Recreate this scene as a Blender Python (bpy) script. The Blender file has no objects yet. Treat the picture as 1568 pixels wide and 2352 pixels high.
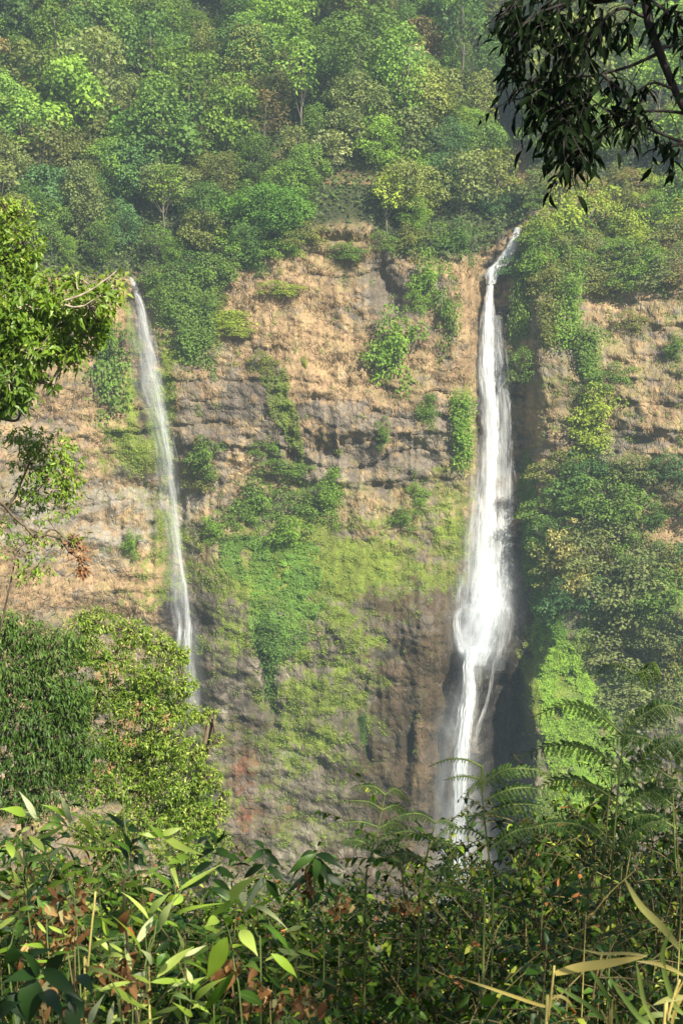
import bpy, math, random
import numpy as np
from mathutils import Vector

R = math.radians
scene = bpy.context.scene
COL = scene.collection

# ------------------------------------------------------------------ camera, world, sun, exposure
VF, PITCH = R(40), R(12)
T20, CP, SP = math.tan(VF/2), math.cos(PITCH), math.sin(PITCH)
cd = bpy.data.cameras.new('camera'); cam = bpy.data.objects.new('camera', cd); COL.objects.link(cam)
cd.sensor_fit = 'VERTICAL'; cd.angle = VF; cd.clip_start = 0.05; cd.clip_end = 3000
cam.location = (0, 0, 0); cam.rotation_euler = (R(90) - PITCH, 0, 0)
scene.camera = cam
cd.dof.use_dof = True; cd.dof.focus_distance = 120; cd.dof.aperture_fstop = 15

SUN_EL, SUN_AZ = R(43), R(37)          # azimuth measured from behind the camera towards the right
to_sun = Vector((math.sin(SUN_AZ)*math.cos(SUN_EL), -math.cos(SUN_AZ)*math.cos(SUN_EL), math.sin(SUN_EL)))
wd = bpy.data.worlds.new('World'); scene.world = wd; wd.use_nodes = True
wn = wd.node_tree.nodes; bg = wn['Background']
sky = wn.new('ShaderNodeTexSky'); sky.sky_type = 'NISHITA'; sky.sun_disc = False
sky.sun_elevation = SUN_EL; sky.sun_rotation = math.atan2(to_sun.x, to_sun.y)
sky.air_density = 1.2; sky.dust_density = 1.5
wd.node_tree.links.new(sky.outputs[0], bg.inputs[0]); bg.inputs[1].default_value = 0.05
sl = bpy.data.lights.new('sun', 'SUN'); sl.energy = 5.0; sl.angle = R(0.6); sl.color = (1.0, 0.92, 0.76)
so = bpy.data.objects.new('sun', sl); COL.objects.link(so)
so.rotation_euler = to_sun.to_track_quat('Z', 'Y').to_euler()
scene.view_settings.view_transform = 'Standard'; scene.view_settings.look = 'None'
scene.view_settings.exposure = 1.22; scene.view_settings.gamma = 1
scene.cycles.max_bounces = 8; scene.cycles.diffuse_bounces = 3; scene.cycles.transparent_max_bounces = 24
scene.cycles.volume_bounces = 1; scene.cycles.glossy_bounces = 2; scene.cycles.transmission_bounces = 4
scene.cycles.use_denoising = True

# ------------------------------------------------------------------ projection helpers (picture grid 1568 x 2352)
def ray(px, py):
    px = np.asarray(px, float); py = np.asarray(py, float)
    cx = (px-784)/1176*T20; cy = (1176-py)/1176*T20
    return cx, CP + cy*SP, -SP + cy*CP
def pt(px, py, Y):
    x, y, z = ray(px, py); s = Y/y
    return np.stack(np.broadcast_arrays(x*s, y*s, z*s), -1)
def P(px, py, Y): return Vector(pt(px, py, Y).tolist())

# ------------------------------------------------------------------ noise
def _h(ix, iy, iz, seed):
    with np.errstate(over='ignore'):
        h = (ix.astype(np.uint32)*np.uint32(374761393) + iy.astype(np.uint32)*np.uint32(668265263)
             + iz.astype(np.uint32)*np.uint32(2147483647) + np.uint32((seed*974634777+12345) & 0xffffffff))
        h = (h ^ (h >> np.uint32(13)))*np.uint32(1274126177)
        h = (h ^ (h >> np.uint32(15)))*np.uint32(2246822519)
        h = h ^ (h >> np.uint32(16))
    return h.astype(np.float64)/2147483648.0 - 1.0
def vn(x, y, z=0.0, seed=0):
    x, y, z = np.broadcast_arrays(np.asarray(x, float), np.asarray(y, float), np.asarray(z, float))
    fx, fy, fz = np.floor(x), np.floor(y), np.floor(z)
    ix, iy, iz = fx.astype(np.int64), fy.astype(np.int64), fz.astype(np.int64)
    u, v, w = x-fx, y-fy, z-fz
    u = u*u*(3-2*u); v = v*v*(3-2*v); w = w*w*(3-2*w)
    def c(a, b, d): return _h(ix+a, iy+b, iz+d, seed)
    x00 = c(0,0,0)*(1-u)+c(1,0,0)*u; x10 = c(0,1,0)*(1-u)+c(1,1,0)*u
    if np.all(w == 0): return x00*(1-v)+x10*v
    x01 = c(0,0,1)*(1-u)+c(1,0,1)*u; x11 = c(0,1,1)*(1-u)+c(1,1,1)*u
    return (x00*(1-v)+x10*v)*(1-w) + (x01*(1-v)+x11*v)*w
def fbm(x, y, z=0.0, o=4, seed=0, g=.5):
    s = 0; a = 1; t = 0
    for k in range(o):
        s = s + a*vn(np.asarray(x)*2**k, np.asarray(y)*2**k, np.asarray(z)*2**k, seed+k*7); t += a; a *= g
    return s/t*1.6
def ss(a, b, x):
    t = np.clip((np.asarray(x, float)-a)/(b-a), 0, 1); return t*t*(3-2*t)

# ------------------------------------------------------------------ scene objects
def tag(o, label=None, cat=None, group=None, kind=None):
    if label: o['label'] = label
    if cat: o['category'] = cat
    if group: o['group'] = group
    if kind: o['kind'] = kind
    return o
def empty(name, loc, label=None, cat=None, group=None, rz=0.0):
    o = bpy.data.objects.new(name, None); COL.objects.link(o)
    o.location = loc; o.rotation_euler = (0, 0, rz); o.empty_display_size = .2
    return tag(o, label, cat, group)
def copy_tree(o, parent=None):
    c = o.copy(); COL.objects.link(c); c.parent = parent
    for ch in o.children: copy_tree(ch, c)
    return c

class MB:
    """collects verts, quads and tris and a 4-channel attribute; builds ONE mesh object"""
    def __init__(s): s.v = []; s.q = []; s.t = []; s.a = []; s.n = 0; s.qm = []; s.tm = []
    def add(s, v, q=None, t=None, a=None, m=0):
        v = np.asarray(v, float).reshape(-1, 3)
        if q is not None and len(q): s.q.append(np.asarray(q, int).reshape(-1, 4)+s.n); s.qm.append(np.full(len(s.q[-1]), m))
        if t is not None and len(t): s.t.append(np.asarray(t, int).reshape(-1, 3)+s.n); s.tm.append(np.full(len(s.t[-1]), m))
        a = np.zeros((len(v), 4)) if a is None else np.broadcast_to(np.asarray(a, float), (len(v), 4))
        s.v.append(v); s.a.append(a); s.n += len(v)
    def stamp(s, tv, tq, Rm, T, tint=None, ta=None, m=0):
        """template tv (V,3), quads tq, N rotations-with-scale Rm (N,3,3) (columns = axes), N positions; attribute = (tint, across, along, rnd)"""
        N = len(T)
        if N == 0: return
        V = len(tv)
        v = np.einsum('nij,vj->nvi', Rm, tv) + T[:, None, :]
        q = (np.asarray(tq)[None] + (np.arange(N)*V)[:, None, None]).reshape(-1, 4)
        a = np.zeros((N, V, 4)); 
        if tint is not None: a[..., 0] = np.asarray(tint)[:, None]
        if ta is not None: a[..., 1] = ta[None, :, 0]; a[..., 2] = ta[None, :, 1]
        a[..., 3] = RNG.random(N)[:, None]
        s.add(v.reshape(-1, 3), q, a=a.reshape(-1, 4), m=m)
    def mesh(s, name, mats, smooth=True):
        me = bpy.data.meshes.new(name)
        v = np.concatenate(s.v); q = np.concatenate(s.q) if s.q else np.zeros((0, 4), int); t = np.concatenate(s.t) if s.t else np.zeros((0, 3), int)
        me.vertices.add(len(v)); me.vertices.foreach_set('co', v.astype(np.float32).ravel())
        nl = q.size + t.size; me.loops.add(nl)
        me.loops.foreach_set('vertex_index', np.concatenate([q.ravel(), t.ravel()]).astype(np.int32))
        me.polygons.add(len(q)+len(t))
        me.polygons.foreach_set('loop_start', np.concatenate([np.arange(len(q))*4, q.size+np.arange(len(t))*3]).astype(np.int32))
        mi = np.concatenate(s.qm+s.tm) if (s.qm or s.tm) else np.zeros(0)
        me.polygons.foreach_set('material_index', mi.astype(np.int32))
        if smooth: me.polygons.foreach_set('use_smooth', np.ones(len(q)+len(t), bool))
        at = me.attributes.new('lf', 'FLOAT_COLOR', 'POINT'); at.data.foreach_set('color', np.concatenate(s.a).astype(np.float32).ravel())
        me.update(calc_edges=True)
        for m in (mats if isinstance(mats, (list, tuple)) else [mats]): me.materials.append(m)
        return me
    def build(s, name, mats, parent=None, smooth=True, world=True):
        if parent is not None and world: s.v = [v - np.array(parent.location) for v in s.v]
        me = s.mesh(name, mats, smooth)
        o = bpy.data.objects.new(name, me); COL.objects.link(o)
        if parent is not None: o.parent = parent
        return o
def put(name, me, parent=None):
    o = bpy.data.objects.new(name, me); COL.objects.link(o)
    if parent is not None: o.parent = parent
    return o

RNG = np.random.default_rng(7); random.seed(7)
def nrm(a): return a/np.maximum(np.linalg.norm(a, axis=-1, keepdims=True), 1e-9)
def basis(d, n, L, W=None, H=None):
    """axes: x across, y = leaf axis d, z near n;  L length (N), W width"""
    d = nrm(np.asarray(d, float)); n = np.asarray(n, float)
    x = nrm(np.cross(d, n)); z = np.cross(x, d)
    L = np.broadcast_to(np.asarray(L, float), (len(d),)); W = L if W is None else np.broadcast_to(W, (len(d),)); H = L if H is None else np.broadcast_to(H, (len(d),))
    return np.stack([x*W[:, None], d*L[:, None], z*H[:, None]], -1)
def rdir(N): return nrm(RNG.normal(size=(N, 3)))

def leaf_tpl(n=4, w=.3, fold=.25, curl=.25, tip=1.0, peak=.42, wav=0.0):
    """leaf along +y, unit length, half width w at peak, V fold, drooping curl; two quad strips"""
    v = []; a = []
    for i in range(n+1):
        t = i/n
        ww = w*(math.sin(math.pi*min(1, (t**(math.log(.5)/math.log(peak)))))**tip if 0 < t < 1 else 0.0)
        ww = max(ww, w*.05)
        y = t; z = -curl*t*t
        z2 = z + fold*ww + wav*math.sin(t*9)*ww
        v += [(-ww, y, z2), (0, y, z), (ww, y, z2)]; a += [(-ww/w, t), (0, t), (ww/w, t)]
    q = []
    for i in range(n):
        b = i*3; q += [(b, b+1, b+4, b+3), (b+1, b+2, b+5, b+4)]
    return np.array(v, float), np.array(q), np.array(a, float)
L1 = (np.array([(0,0,0), (.36,.45,.10), (0,1,-.12), (-.36,.45,.10)], float), np.array([(0,1,2,3)]), np.array([(0,0),(1,.5),(0,1),(-1,.5)], float))
L2 = leaf_tpl(2, .26, .3, .2)
L3 = leaf_tpl(3, .24, .3, .25)
L5 = leaf_tpl(5, .2, .3, .35)

def tube(mb, pts, rad, sides=6, a=(0, 0, 0, 0), cap=True, m=0):
    pts = np.asarray(pts, float); K = len(pts); rad = np.broadcast_to(np.asarray(rad, float), (K,))
    d = nrm(np.gradient(pts, axis=0))
    up = np.array([0, 0, 1.0]) if abs(d[0][2]) < .9 else np.array([1.0, 0, 0])
    x = nrm(np.cross(d, up)); 
    y = np.cross(d, x)
    th = np.arange(sides)/sides*2*math.pi
    v = pts[:, None, :] + rad[:, None, None]*(np.cos(th)[None, :, None]*x[:, None, :] + np.sin(th)[None, :, None]*y[:, None, :])
    q = []
    for i in range(K-1):
        for j in range(sides):
            k = (j+1) % sides; q.append((i*sides+j, i*sides+k, (i+1)*sides+k, (i+1)*sides+j))
    vv = v.reshape(-1, 3); t = []
    if cap:
        vv = np.concatenate([vv, pts[-1:]]); 
        t = [((K-1)*sides+j, (K-1)*sides+(j+1) % sides, K*sides) for j in range(sides)]
    mb.add(vv, q, t, a, m)
def curve(p0, p1, bend=(0, 0, 0), n=8, wob=0.0):
    p0, p1, bend = np.array(p0, float), np.array(p1, float), np.array(bend, float)
    t = np.linspace(0, 1, n)[:, None]
    p = p0*(1-t)+p1*t + bend*4*t*(1-t)
    if wob: 
        w = RNG.normal(size=(n, 3))*wob; w[0] = 0; w = np.cumsum(w, 0)*.6; p = p + w*np.sin(t*math.pi)
    return p
def spline(ctrl, n=24):
    c = np.asarray(ctrl, float); K = len(c); s = np.linspace(0, K-1, n); out = []
    cc = np.concatenate([2*c[:1]-c[1:2], c, 2*c[-1:]-c[-2:-1]])
    for u in s:
        i = min(int(u), K-2); f = u-i; p0, p1, p2, p3 = cc[i], cc[i+1], cc[i+2], cc[i+3]
        out.append(.5*((2*p1)+(-p0+p2)*f+(2*p0-5*p1+4*p2-p3)*f*f+(-p0+3*p1-3*p2+p3)*f**3))
    return np.array(out)

# ------------------------------------------------------------------ materials
def new_mat(name):
    m = bpy.data.materials.new(name); m.use_nodes = True
    nt = m.node_tree; nt.nodes.clear(); return m, nt, nt.nodes.new, nt.links.new
def leaf_mat(name, cols, trans=.35, rough=.5, obj=False, vein=0.0, spec=.4, tint_amt=1.0):
    """cols: colour ramp by leaf tint. obj: multiply with the object's own colour"""
    m, nt, N, Lk = new_mat(name)
    at = N('ShaderNodeAttribute'); at.attribute_name = 'lf'
    sep = N('ShaderNodeSeparateColor'); Lk(at.outputs['Color'], sep.inputs[0])
    rp = N('ShaderNodeValToRGB'); e = rp.color_ramp.elements
    while len(e) < len(cols): e.new(.5)
    for i, (p, c) in enumerate(cols): e[i].position = p; e[i].color = (*c, 1)
    Lk(sep.outputs[0], rp.inputs[0]); col = rp.outputs[0]
    if obj:
        oi = N('ShaderNodeObjectInfo'); mx = N('ShaderNodeMix'); mx.data_type = 'RGBA'; mx.blend_type = 'MULTIPLY'; mx.inputs[0].default_value = 1
        Lk(col, mx.inputs[6]); Lk(oi.outputs['Color'], mx.inputs[7]); col = mx.outputs[2]
    geo = N('ShaderNodeNewGeometry')
    if vein > 0:
        ab = N('ShaderNodeMath'); ab.operation = 'ABSOLUTE'; Lk(sep.outputs[1], ab.inputs[0])
        mr = N('ShaderNodeMapRange'); mr.inputs[1].default_value = 0; mr.inputs[2].default_value = .14; mr.inputs[3].default_value = vein; mr.inputs[4].default_value = 0
        Lk(ab.outputs[0], mr.inputs[0])
        # side veins
        ad = N('ShaderNodeMath'); ad.operation = 'MULTIPLY_ADD'; ad.inputs[1].default_value = -.35; Lk(ab.outputs[0], ad.inputs[0]); Lk(sep.outputs[2], ad.inputs[2])
        sn = N('ShaderNodeMath'); sn.operation = 'MULTIPLY'; sn.inputs[1].default_value = 55; Lk(ad.outputs[0], sn.inputs[0])
        s2 = N('ShaderNodeMath'); s2.operation = 'SINE'; Lk(sn.outputs[0], s2.inputs[0])
        s3 = N('ShaderNodeMapRange'); s3.inputs[1].default_value = .75; s3.inputs[2].default_value = 1; s3.inputs[4].default_value = vein*.35; Lk(s2.outputs[0], s3.inputs[0])
        sm = N('ShaderNodeMath'); sm.operation = 'MAXIMUM'; Lk(mr.outputs[0], sm.inputs[0]); Lk(s3.outputs[0], sm.inputs[1])
        m2 = N('ShaderNodeMix'); m2.data_type = 'RGBA'; Lk(sm.outputs[0], m2.inputs[0]); Lk(col, m2.inputs[6]); m2.inputs[7].default_value = (.30, .38, .10, 1); col = m2.outputs[2]
        # paler leaf back
        m3 = N('ShaderNodeMix'); m3.data_type = 'RGBA'; bf = N('ShaderNodeMath'); bf.operation = 'MULTIPLY'; bf.inputs[1].default_value = .45
        Lk(geo.outputs['Backfacing'], bf.inputs[0]); Lk(bf.outputs[0], m3.inputs[0]); Lk(col, m3.inputs[6]); m3.inputs[7].default_value = (.22, .28, .14, 1); col = m3.outputs[2]
    tc = N('ShaderNodeTexCoord'); nz = N('ShaderNodeTexNoise'); nz.inputs['Scale'].default_value = 3.0 if not obj else .35
    Lk(tc.outputs['Object'], nz.inputs[0])
    mr2 = N('ShaderNodeMapRange'); mr2.inputs[1].default_value = .3; mr2.inputs[2].default_value = .7; mr2.inputs[3].default_value = .78; mr2.inputs[4].default_value = 1.22; Lk(nz.outputs[0], mr2.inputs[0])
    hs = N('ShaderNodeHueSaturation'); Lk(col, hs.inputs['Color']); Lk(mr2.outputs[0], hs.inputs['Value'])
    col = hs.outputs[0]
    b = N('ShaderNodeBsdfPrincipled'); Lk(col, b.inputs['Base Color']); b.inputs['Roughness'].default_value = rough; b.inputs['Specular IOR Level'].default_value = spec
    tr = N('ShaderNodeBsdfTranslucent'); h2 = N('ShaderNodeHueSaturation'); h2.inputs['Hue'].default_value = .485; h2.inputs['Value'].default_value = 1.6; h2.inputs['Saturation'].default_value = 1.1
    Lk(col, h2.inputs['Color']); Lk(h2.outputs[0], tr.inputs[0])
    mi = N('ShaderNodeMixShader'); mi.inputs[0].default_value = trans; Lk(b.outputs[0], mi.inputs[1]); Lk(tr.outputs[0], mi.inputs[2])
    out = N('ShaderNodeOutputMaterial'); Lk(mi.outputs[0], out.inputs[0])
    return m
def bark_mat(name, c1, c2, scale=8.0, obj=False):
    m, nt, N, Lk = new_mat(name)
    tc = N('ShaderNodeTexCoord'); mp = N('ShaderNodeMapping'); mp.inputs['Scale'].default_value = (1, 1, .25); Lk(tc.outputs['Object'], mp.inputs[0])
    nz = N('ShaderNodeTexNoise'); nz.inputs['Scale'].default_value = scale; nz.inputs['Detail'].default_value = 6; Lk(mp.outputs[0], nz.inputs[0])
    rp = N('ShaderNodeValToRGB'); rp.color_ramp.elements[0].position = .35; rp.color_ramp.elements[0].color = (*c1, 1); rp.color_ramp.elements[1].position = .65; rp.color_ramp.elements[1].color = (*c2, 1)
    Lk(nz.outputs[0], rp.inputs[0])
    b = N('ShaderNodeBsdfPrincipled'); Lk(rp.outputs[0], b.inputs['Base Color']); b.inputs['Roughness'].default_value = .85
    bu = N('ShaderNodeBump'); bu.inputs['Strength'].default_value = .5; bu.inputs['Distance'].default_value = .02; Lk(nz.outputs[0], bu.inputs['Height']); Lk(bu.outputs[0], b.inputs['Normal'])
    out = N('ShaderNodeOutputMaterial'); Lk(b.outputs[0], out.inputs[0]); return m

def rock_mat():
    m, nt, N, Lk = new_mat('cliff_rock')
    at = N('ShaderNodeAttribute'); at.attribute_name = 'lf'
    tc = N('ShaderNodeTexCoord')
    def noise(scale, detail=6, sc=(1, 1, 1), rough=.6):
        mp = N('ShaderNodeMapping'); mp.inputs['Scale'].default_value = sc; Lk(tc.outputs['Object'], mp.inputs[0])
        nz = N('ShaderNodeTexNoise'); nz.inputs['Scale'].default_value = scale; nz.inputs['Detail'].default_value = detail; nz.inputs['Roughness'].default_value = rough
        Lk(mp.outputs[0], nz.inputs[0]); return nz.outputs[0]
    def mr(x, a, b, c, d):
        r = N('ShaderNodeMapRange'); r.inputs[1].default_value = a; r.inputs[2].default_value = b; r.inputs[3].default_value = c; r.inputs[4].default_value = d; Lk(x, r.inputs[0]); return r.outputs[0]
    def mul(x, y, op='MULTIPLY'):
        r = N('ShaderNodeMath'); r.operation = op; Lk(x, r.inputs[0]); Lk(y, r.inputs[1]); return r.outputs[0]
    n1 = noise(.9, 8, (1, 1, 1.3), .65); n2 = noise(2.8, 6, (1.2, 1, .55), .7); n3 = noise(.22, 5, (1, 1, .5))
    val = mul(mul(mr(n1, .3, .7, .72, 1.28), mr(n2, .3, .7, .76, 1.24)), mr(n3, .3, .7, .8, 1.2))
    hs = N('ShaderNodeHueSaturation'); Lk(at.outputs['Color'], hs.inputs['Color']); Lk(val, hs.inputs['Value'])
    n4 = noise(.6, 4); Lk(mr(n4, .3, .7, .485, .515), hs.inputs['Hue'])
    b = N('ShaderNodeBsdfPrincipled'); Lk(hs.outputs[0], b.inputs['Base Color'])
    Lk(mr(at.outputs['Alpha'], 0, 1, .95, .45), b.inputs['Roughness']); b.inputs['Specular IOR Level'].default_value = .3
    mp = N('ShaderNodeMapping'); mp.inputs['Scale'].default_value = (.75, .75, .42); Lk(tc.outputs['Object'], mp.inputs[0])
    wz = N('ShaderNodeTexNoise'); wz.inputs['Scale'].default_value = .8; wz.inputs['Detail'].default_value = 4; Lk(mp.outputs[0], wz.inputs[0])
    mx = N('ShaderNodeMix'); mx.data_type = 'RGBA'; mx.blend_type = 'ADD'; mx.inputs[0].default_value = 1; Lk(mp.outputs[0], mx.inputs[6]); Lk(wz.outputs['Color'], mx.inputs[7])
    vo = N('ShaderNodeTexVoronoi'); vo.feature = 'DISTANCE_TO_EDGE'; vo.inputs['Scale'].default_value = 1.1; Lk(mx.outputs[2], vo.inputs['Vector'])
    v2 = N('ShaderNodeTexVoronoi'); v2.inputs['Scale'].default_value = 2.3; Lk(mx.outputs[2], v2.inputs['Vector'])
    h = mul(mul(mul(n1, n2, 'ADD'), noise(6.0, 5, (1, 1, .7)), 'ADD'), mul(mr(vo.outputs[0], 0, .14, 0, .9), mr(v2.outputs[0], 0, .8, .6, 0), 'ADD'), 'ADD')
    bu = N('ShaderNodeBump'); bu.inputs['Strength'].default_value = .6; bu.inputs['Distance'].default_value = .5; Lk(h, bu.inputs['Height']); Lk(bu.outputs[0], b.inputs['Normal'])
    out = N('ShaderNodeOutputMaterial'); Lk(b.outputs[0], out.inputs[0]); return m
def water_mat():
    """white falling water: lf = (edge distance, strand seed, along (m), density)"""
    m, nt, N, Lk = new_mat('falling_water')
    at = N('ShaderNodeAttribute'); at.attribute_name = 'lf'
    sep = N('ShaderNodeSeparateColor'); Lk(at.outputs['Color'], sep.inputs[0])
    cb = N('ShaderNodeCombineXYZ'); Lk(sep.outputs[0], cb.inputs[0]); Lk(sep.outputs[1], cb.inputs[1]); Lk(sep.outputs[2], cb.inputs[2])
    def noise(sc, detail, scale=1.0):
        mp = N('ShaderNodeMapping'); mp.inputs['Scale'].default_value = sc; Lk(cb.outputs[0], mp.inputs[0])
        nz = N('ShaderNodeTexNoise'); nz.inputs['Scale'].default_value = scale; nz.inputs['Detail'].default_value = detail; nz.inputs['Distortion'].default_value = .3; Lk(mp.outputs[0], nz.inputs[0]); return nz.outputs[0]
    def mr(x, a, b, c, d, sm=True):
        r = N('ShaderNodeMapRange'); r.interpolation_type = 'SMOOTHSTEP' if sm else 'LINEAR'
        r.inputs[1].default_value = a; r.inputs[2].default_value = b; r.inputs[3].default_value = c; r.inputs[4].default_value = d; Lk(x, r.inputs[0]); return r.outputs[0]
    def op(x, y, o='MULTIPLY'):
        r = N('ShaderNodeMath'); r.operation = o
        Lk(x, r.inputs[0])
        if isinstance(y, float): r.inputs[1].default_value = y
        else: Lk(y, r.inputs[1])
        return r.outputs[0]
    a = noise((4, 10, .16), 5); b2 = noise((15, 10, .5), 5); c = noise((1.3, 10, .08), 3)
    st = op(op(a, b2, 'ADD'), c, 'ADD')                      # about 1.5
    nn_ = mr(st, 1.15, 1.85, 0.0, 1.0, False)
    r = N('ShaderNodeMath'); r.operation = 'ABSOLUTE'; Lk(sep.outputs[0], r.inputs[0])
    fe = op(r.outputs[0], op(op(nn_, -.9), .45, 'ADD'), 'ADD')    # ragged edges
    edge = mr(fe, 0.05, 1.05, 1.0, 0.0)
    dens = op(edge, at.outputs['Alpha'])
    al = op(dens, op(op(nn_, 1.35), .2, 'ADD'))
    cl = N('ShaderNodeClamp'); cl.inputs[2].default_value = .96; Lk(al, cl.inputs[0]); al = cl.outputs[0]
    df = N('ShaderNodeBsdfDiffuse'); df.inputs[0].default_value = (.80, .83, .86, 1)
    tl = N('ShaderNodeBsdfTranslucent'); tl.inputs[0].default_value = (.80, .83, .86, 1)
    m1 = N('ShaderNodeMixShader'); m1.inputs[0].default_value = .4; Lk(df.outputs[0], m1.inputs[1]); Lk(tl.outputs[0], m1.inputs[2])
    tp = N('ShaderNodeBsdfTransparent'); m2 = N('ShaderNodeMixShader'); Lk(al, m2.inputs[0]); Lk(tp.outputs[0], m2.inputs[1]); Lk(m1.outputs[0], m2.inputs[2])
    out = N('ShaderNodeOutputMaterial'); Lk(m2.outputs[0], out.inputs[0]); return m

def mist_mat():
    m, nt, N, Lk = new_mat('drifting_spray')
    at = N('ShaderNodeAttribute'); at.attribute_name = 'lf'; sep = N('ShaderNodeSeparateColor'); Lk(at.outputs['Color'], sep.inputs[0])
    tc = N('ShaderNodeTexCoord'); mp = N('ShaderNodeMapping'); mp.inputs['Scale'].default_value = (.30, .30, .11); Lk(tc.outputs['Object'], mp.inputs[0])
    nz = N('ShaderNodeTexNoise'); nz.inputs['Scale'].default_value = 1; nz.inputs['Detail'].default_value = 5; nz.inputs['Distortion'].default_value = .6; Lk(mp.outputs[0], nz.inputs[0])
    r = N('ShaderNodeMath'); r.operation = 'ABSOLUTE'; Lk(sep.outputs[0], r.inputs[0])
    e = N('ShaderNodeMapRange'); e.interpolation_type = 'SMOOTHSTEP'; e.inputs[1].default_value = 0; e.inputs[2].default_value = 1; e.inputs[3].default_value = 1; e.inputs[4].default_value = 0; Lk(r.outputs[0], e.inputs[0])
    q = N('ShaderNodeMapRange'); q.inputs[1].default_value = .3; q.inputs[2].default_value = .75; q.inputs[3].default_value = .25; q.inputs[4].default_value = 1.6; Lk(nz.outputs[0], q.inputs[0])
    a1 = N('ShaderNodeMath'); a1.operation = 'MULTIPLY'; Lk(e.outputs[0], a1.inputs[0]); Lk(at.outputs['Alpha'], a1.inputs[1])
    a2 = N('ShaderNodeMath'); a2.operation = 'MULTIPLY'; Lk(a1.outputs[0], a2.inputs[0]); Lk(q.outputs[0], a2.inputs[1]); a2.use_clamp = True
    df = N('ShaderNodeBsdfDiffuse'); df.inputs[0].default_value = (.74, .80, .86, 1); tl = N('ShaderNodeBsdfTranslucent'); tl.inputs[0].default_value = (.74, .80, .86, 1)
    m1 = N('ShaderNodeMixShader'); m1.inputs[0].default_value = .5; Lk(df.outputs[0], m1.inputs[1]); Lk(tl.outputs[0], m1.inputs[2])
    tp = N('ShaderNodeBsdfTransparent'); m2 = N('ShaderNodeMixShader'); Lk(a2.outputs[0], m2.inputs[0]); Lk(tp.outputs[0], m2.inputs[1]); Lk(m1.outputs[0], m2.inputs[2])
    out = N('ShaderNodeOutputMaterial'); Lk(m2.outputs[0], out.inputs[0]); return m
M_rock = rock_mat(); M_water = water_mat(); M_mist = mist_mat()
G = lambda *c: c
M_forest = leaf_mat('forest_leaves', [(0, (.45, .52, .45)), (.5, (1, 1, 1)), (.85, (1.45, 1.4, 1.1)), (1, (1.9, 1.65, 1.2))], trans=.25, rough=.6, obj=True, spec=.25)
M_trunk = bark_mat('pale_bark', (.09, .075, .055), (.22, .19, .15), 3)
M_branch = bark_mat('brown_bark', (.05, .035, .025), (.16, .12, .08), 12)
M_palebranch = bark_mat('grey_twig_bark', (.22, .18, .13), (.45, .38, .28), 12)
# ------------------------------------------------------------------ the cliff and the hillside above it
RIMX = [-400, 0, 90, 180, 280, 330, 400, 500, 560, 610, 650, 680, 710, 750, 800, 850, 880, 900, 930, 1000, 1050, 1090, 1120, 1180, 1230, 1300, 2000]
RIMY = [640, 640, 632, 642, 634, 622, 628, 610, 596, 590, 574, 566, 534, 520, 514, 522, 545, 566, 580, 600, 590, 596, 566, 520, 470, 440, 430]
def rim(px): return np.interp(px, RIMX, RIMY)
FX = [(450, 1185), (532, 1184), (574, 1169), (625, 1130), (664, 1124), (724, 1121), (799, 1116), (900, 1122), (1000, 1126), (1150, 1121), (1300, 1116), (1393, 1119), (1500, 1090), (1600, 1076), (1770, 1055), (2000, 1044), (2500, 1040)]
def fallx(py): return np.interp(py, [a for a, b in FX], [b for a, b in FX])
def thinx(py): return np.interp(py, [600, 640, 700, 760, 824, 884, 954, 1049, 1149, 1248, 1358, 1428, 1500, 2400], [296, 300, 325, 330, 345, 357, 372, 387, 400, 407, 425, 430, 432, 440])
def gs(px, py, cx, cy, rx, ry, rot=0.0):
    c, s = math.cos(R(rot)), math.sin(R(rot)); dx, dy = px-cx, py-cy
    u, v = (dx*c+dy*s)/rx, (-dx*s+dy*c)/ry
    return np.exp(-(u*u+v*v))
def edge_x(py): return np.interp(py, [400, 500, 900, 1200, 1400, 1480, 1570, 1640, 1700, 1950, 2400], [1235, 1200, 1182, 1196, 1222, 1232, 1184, 1186, 1196, 1188, 1180])
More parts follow.
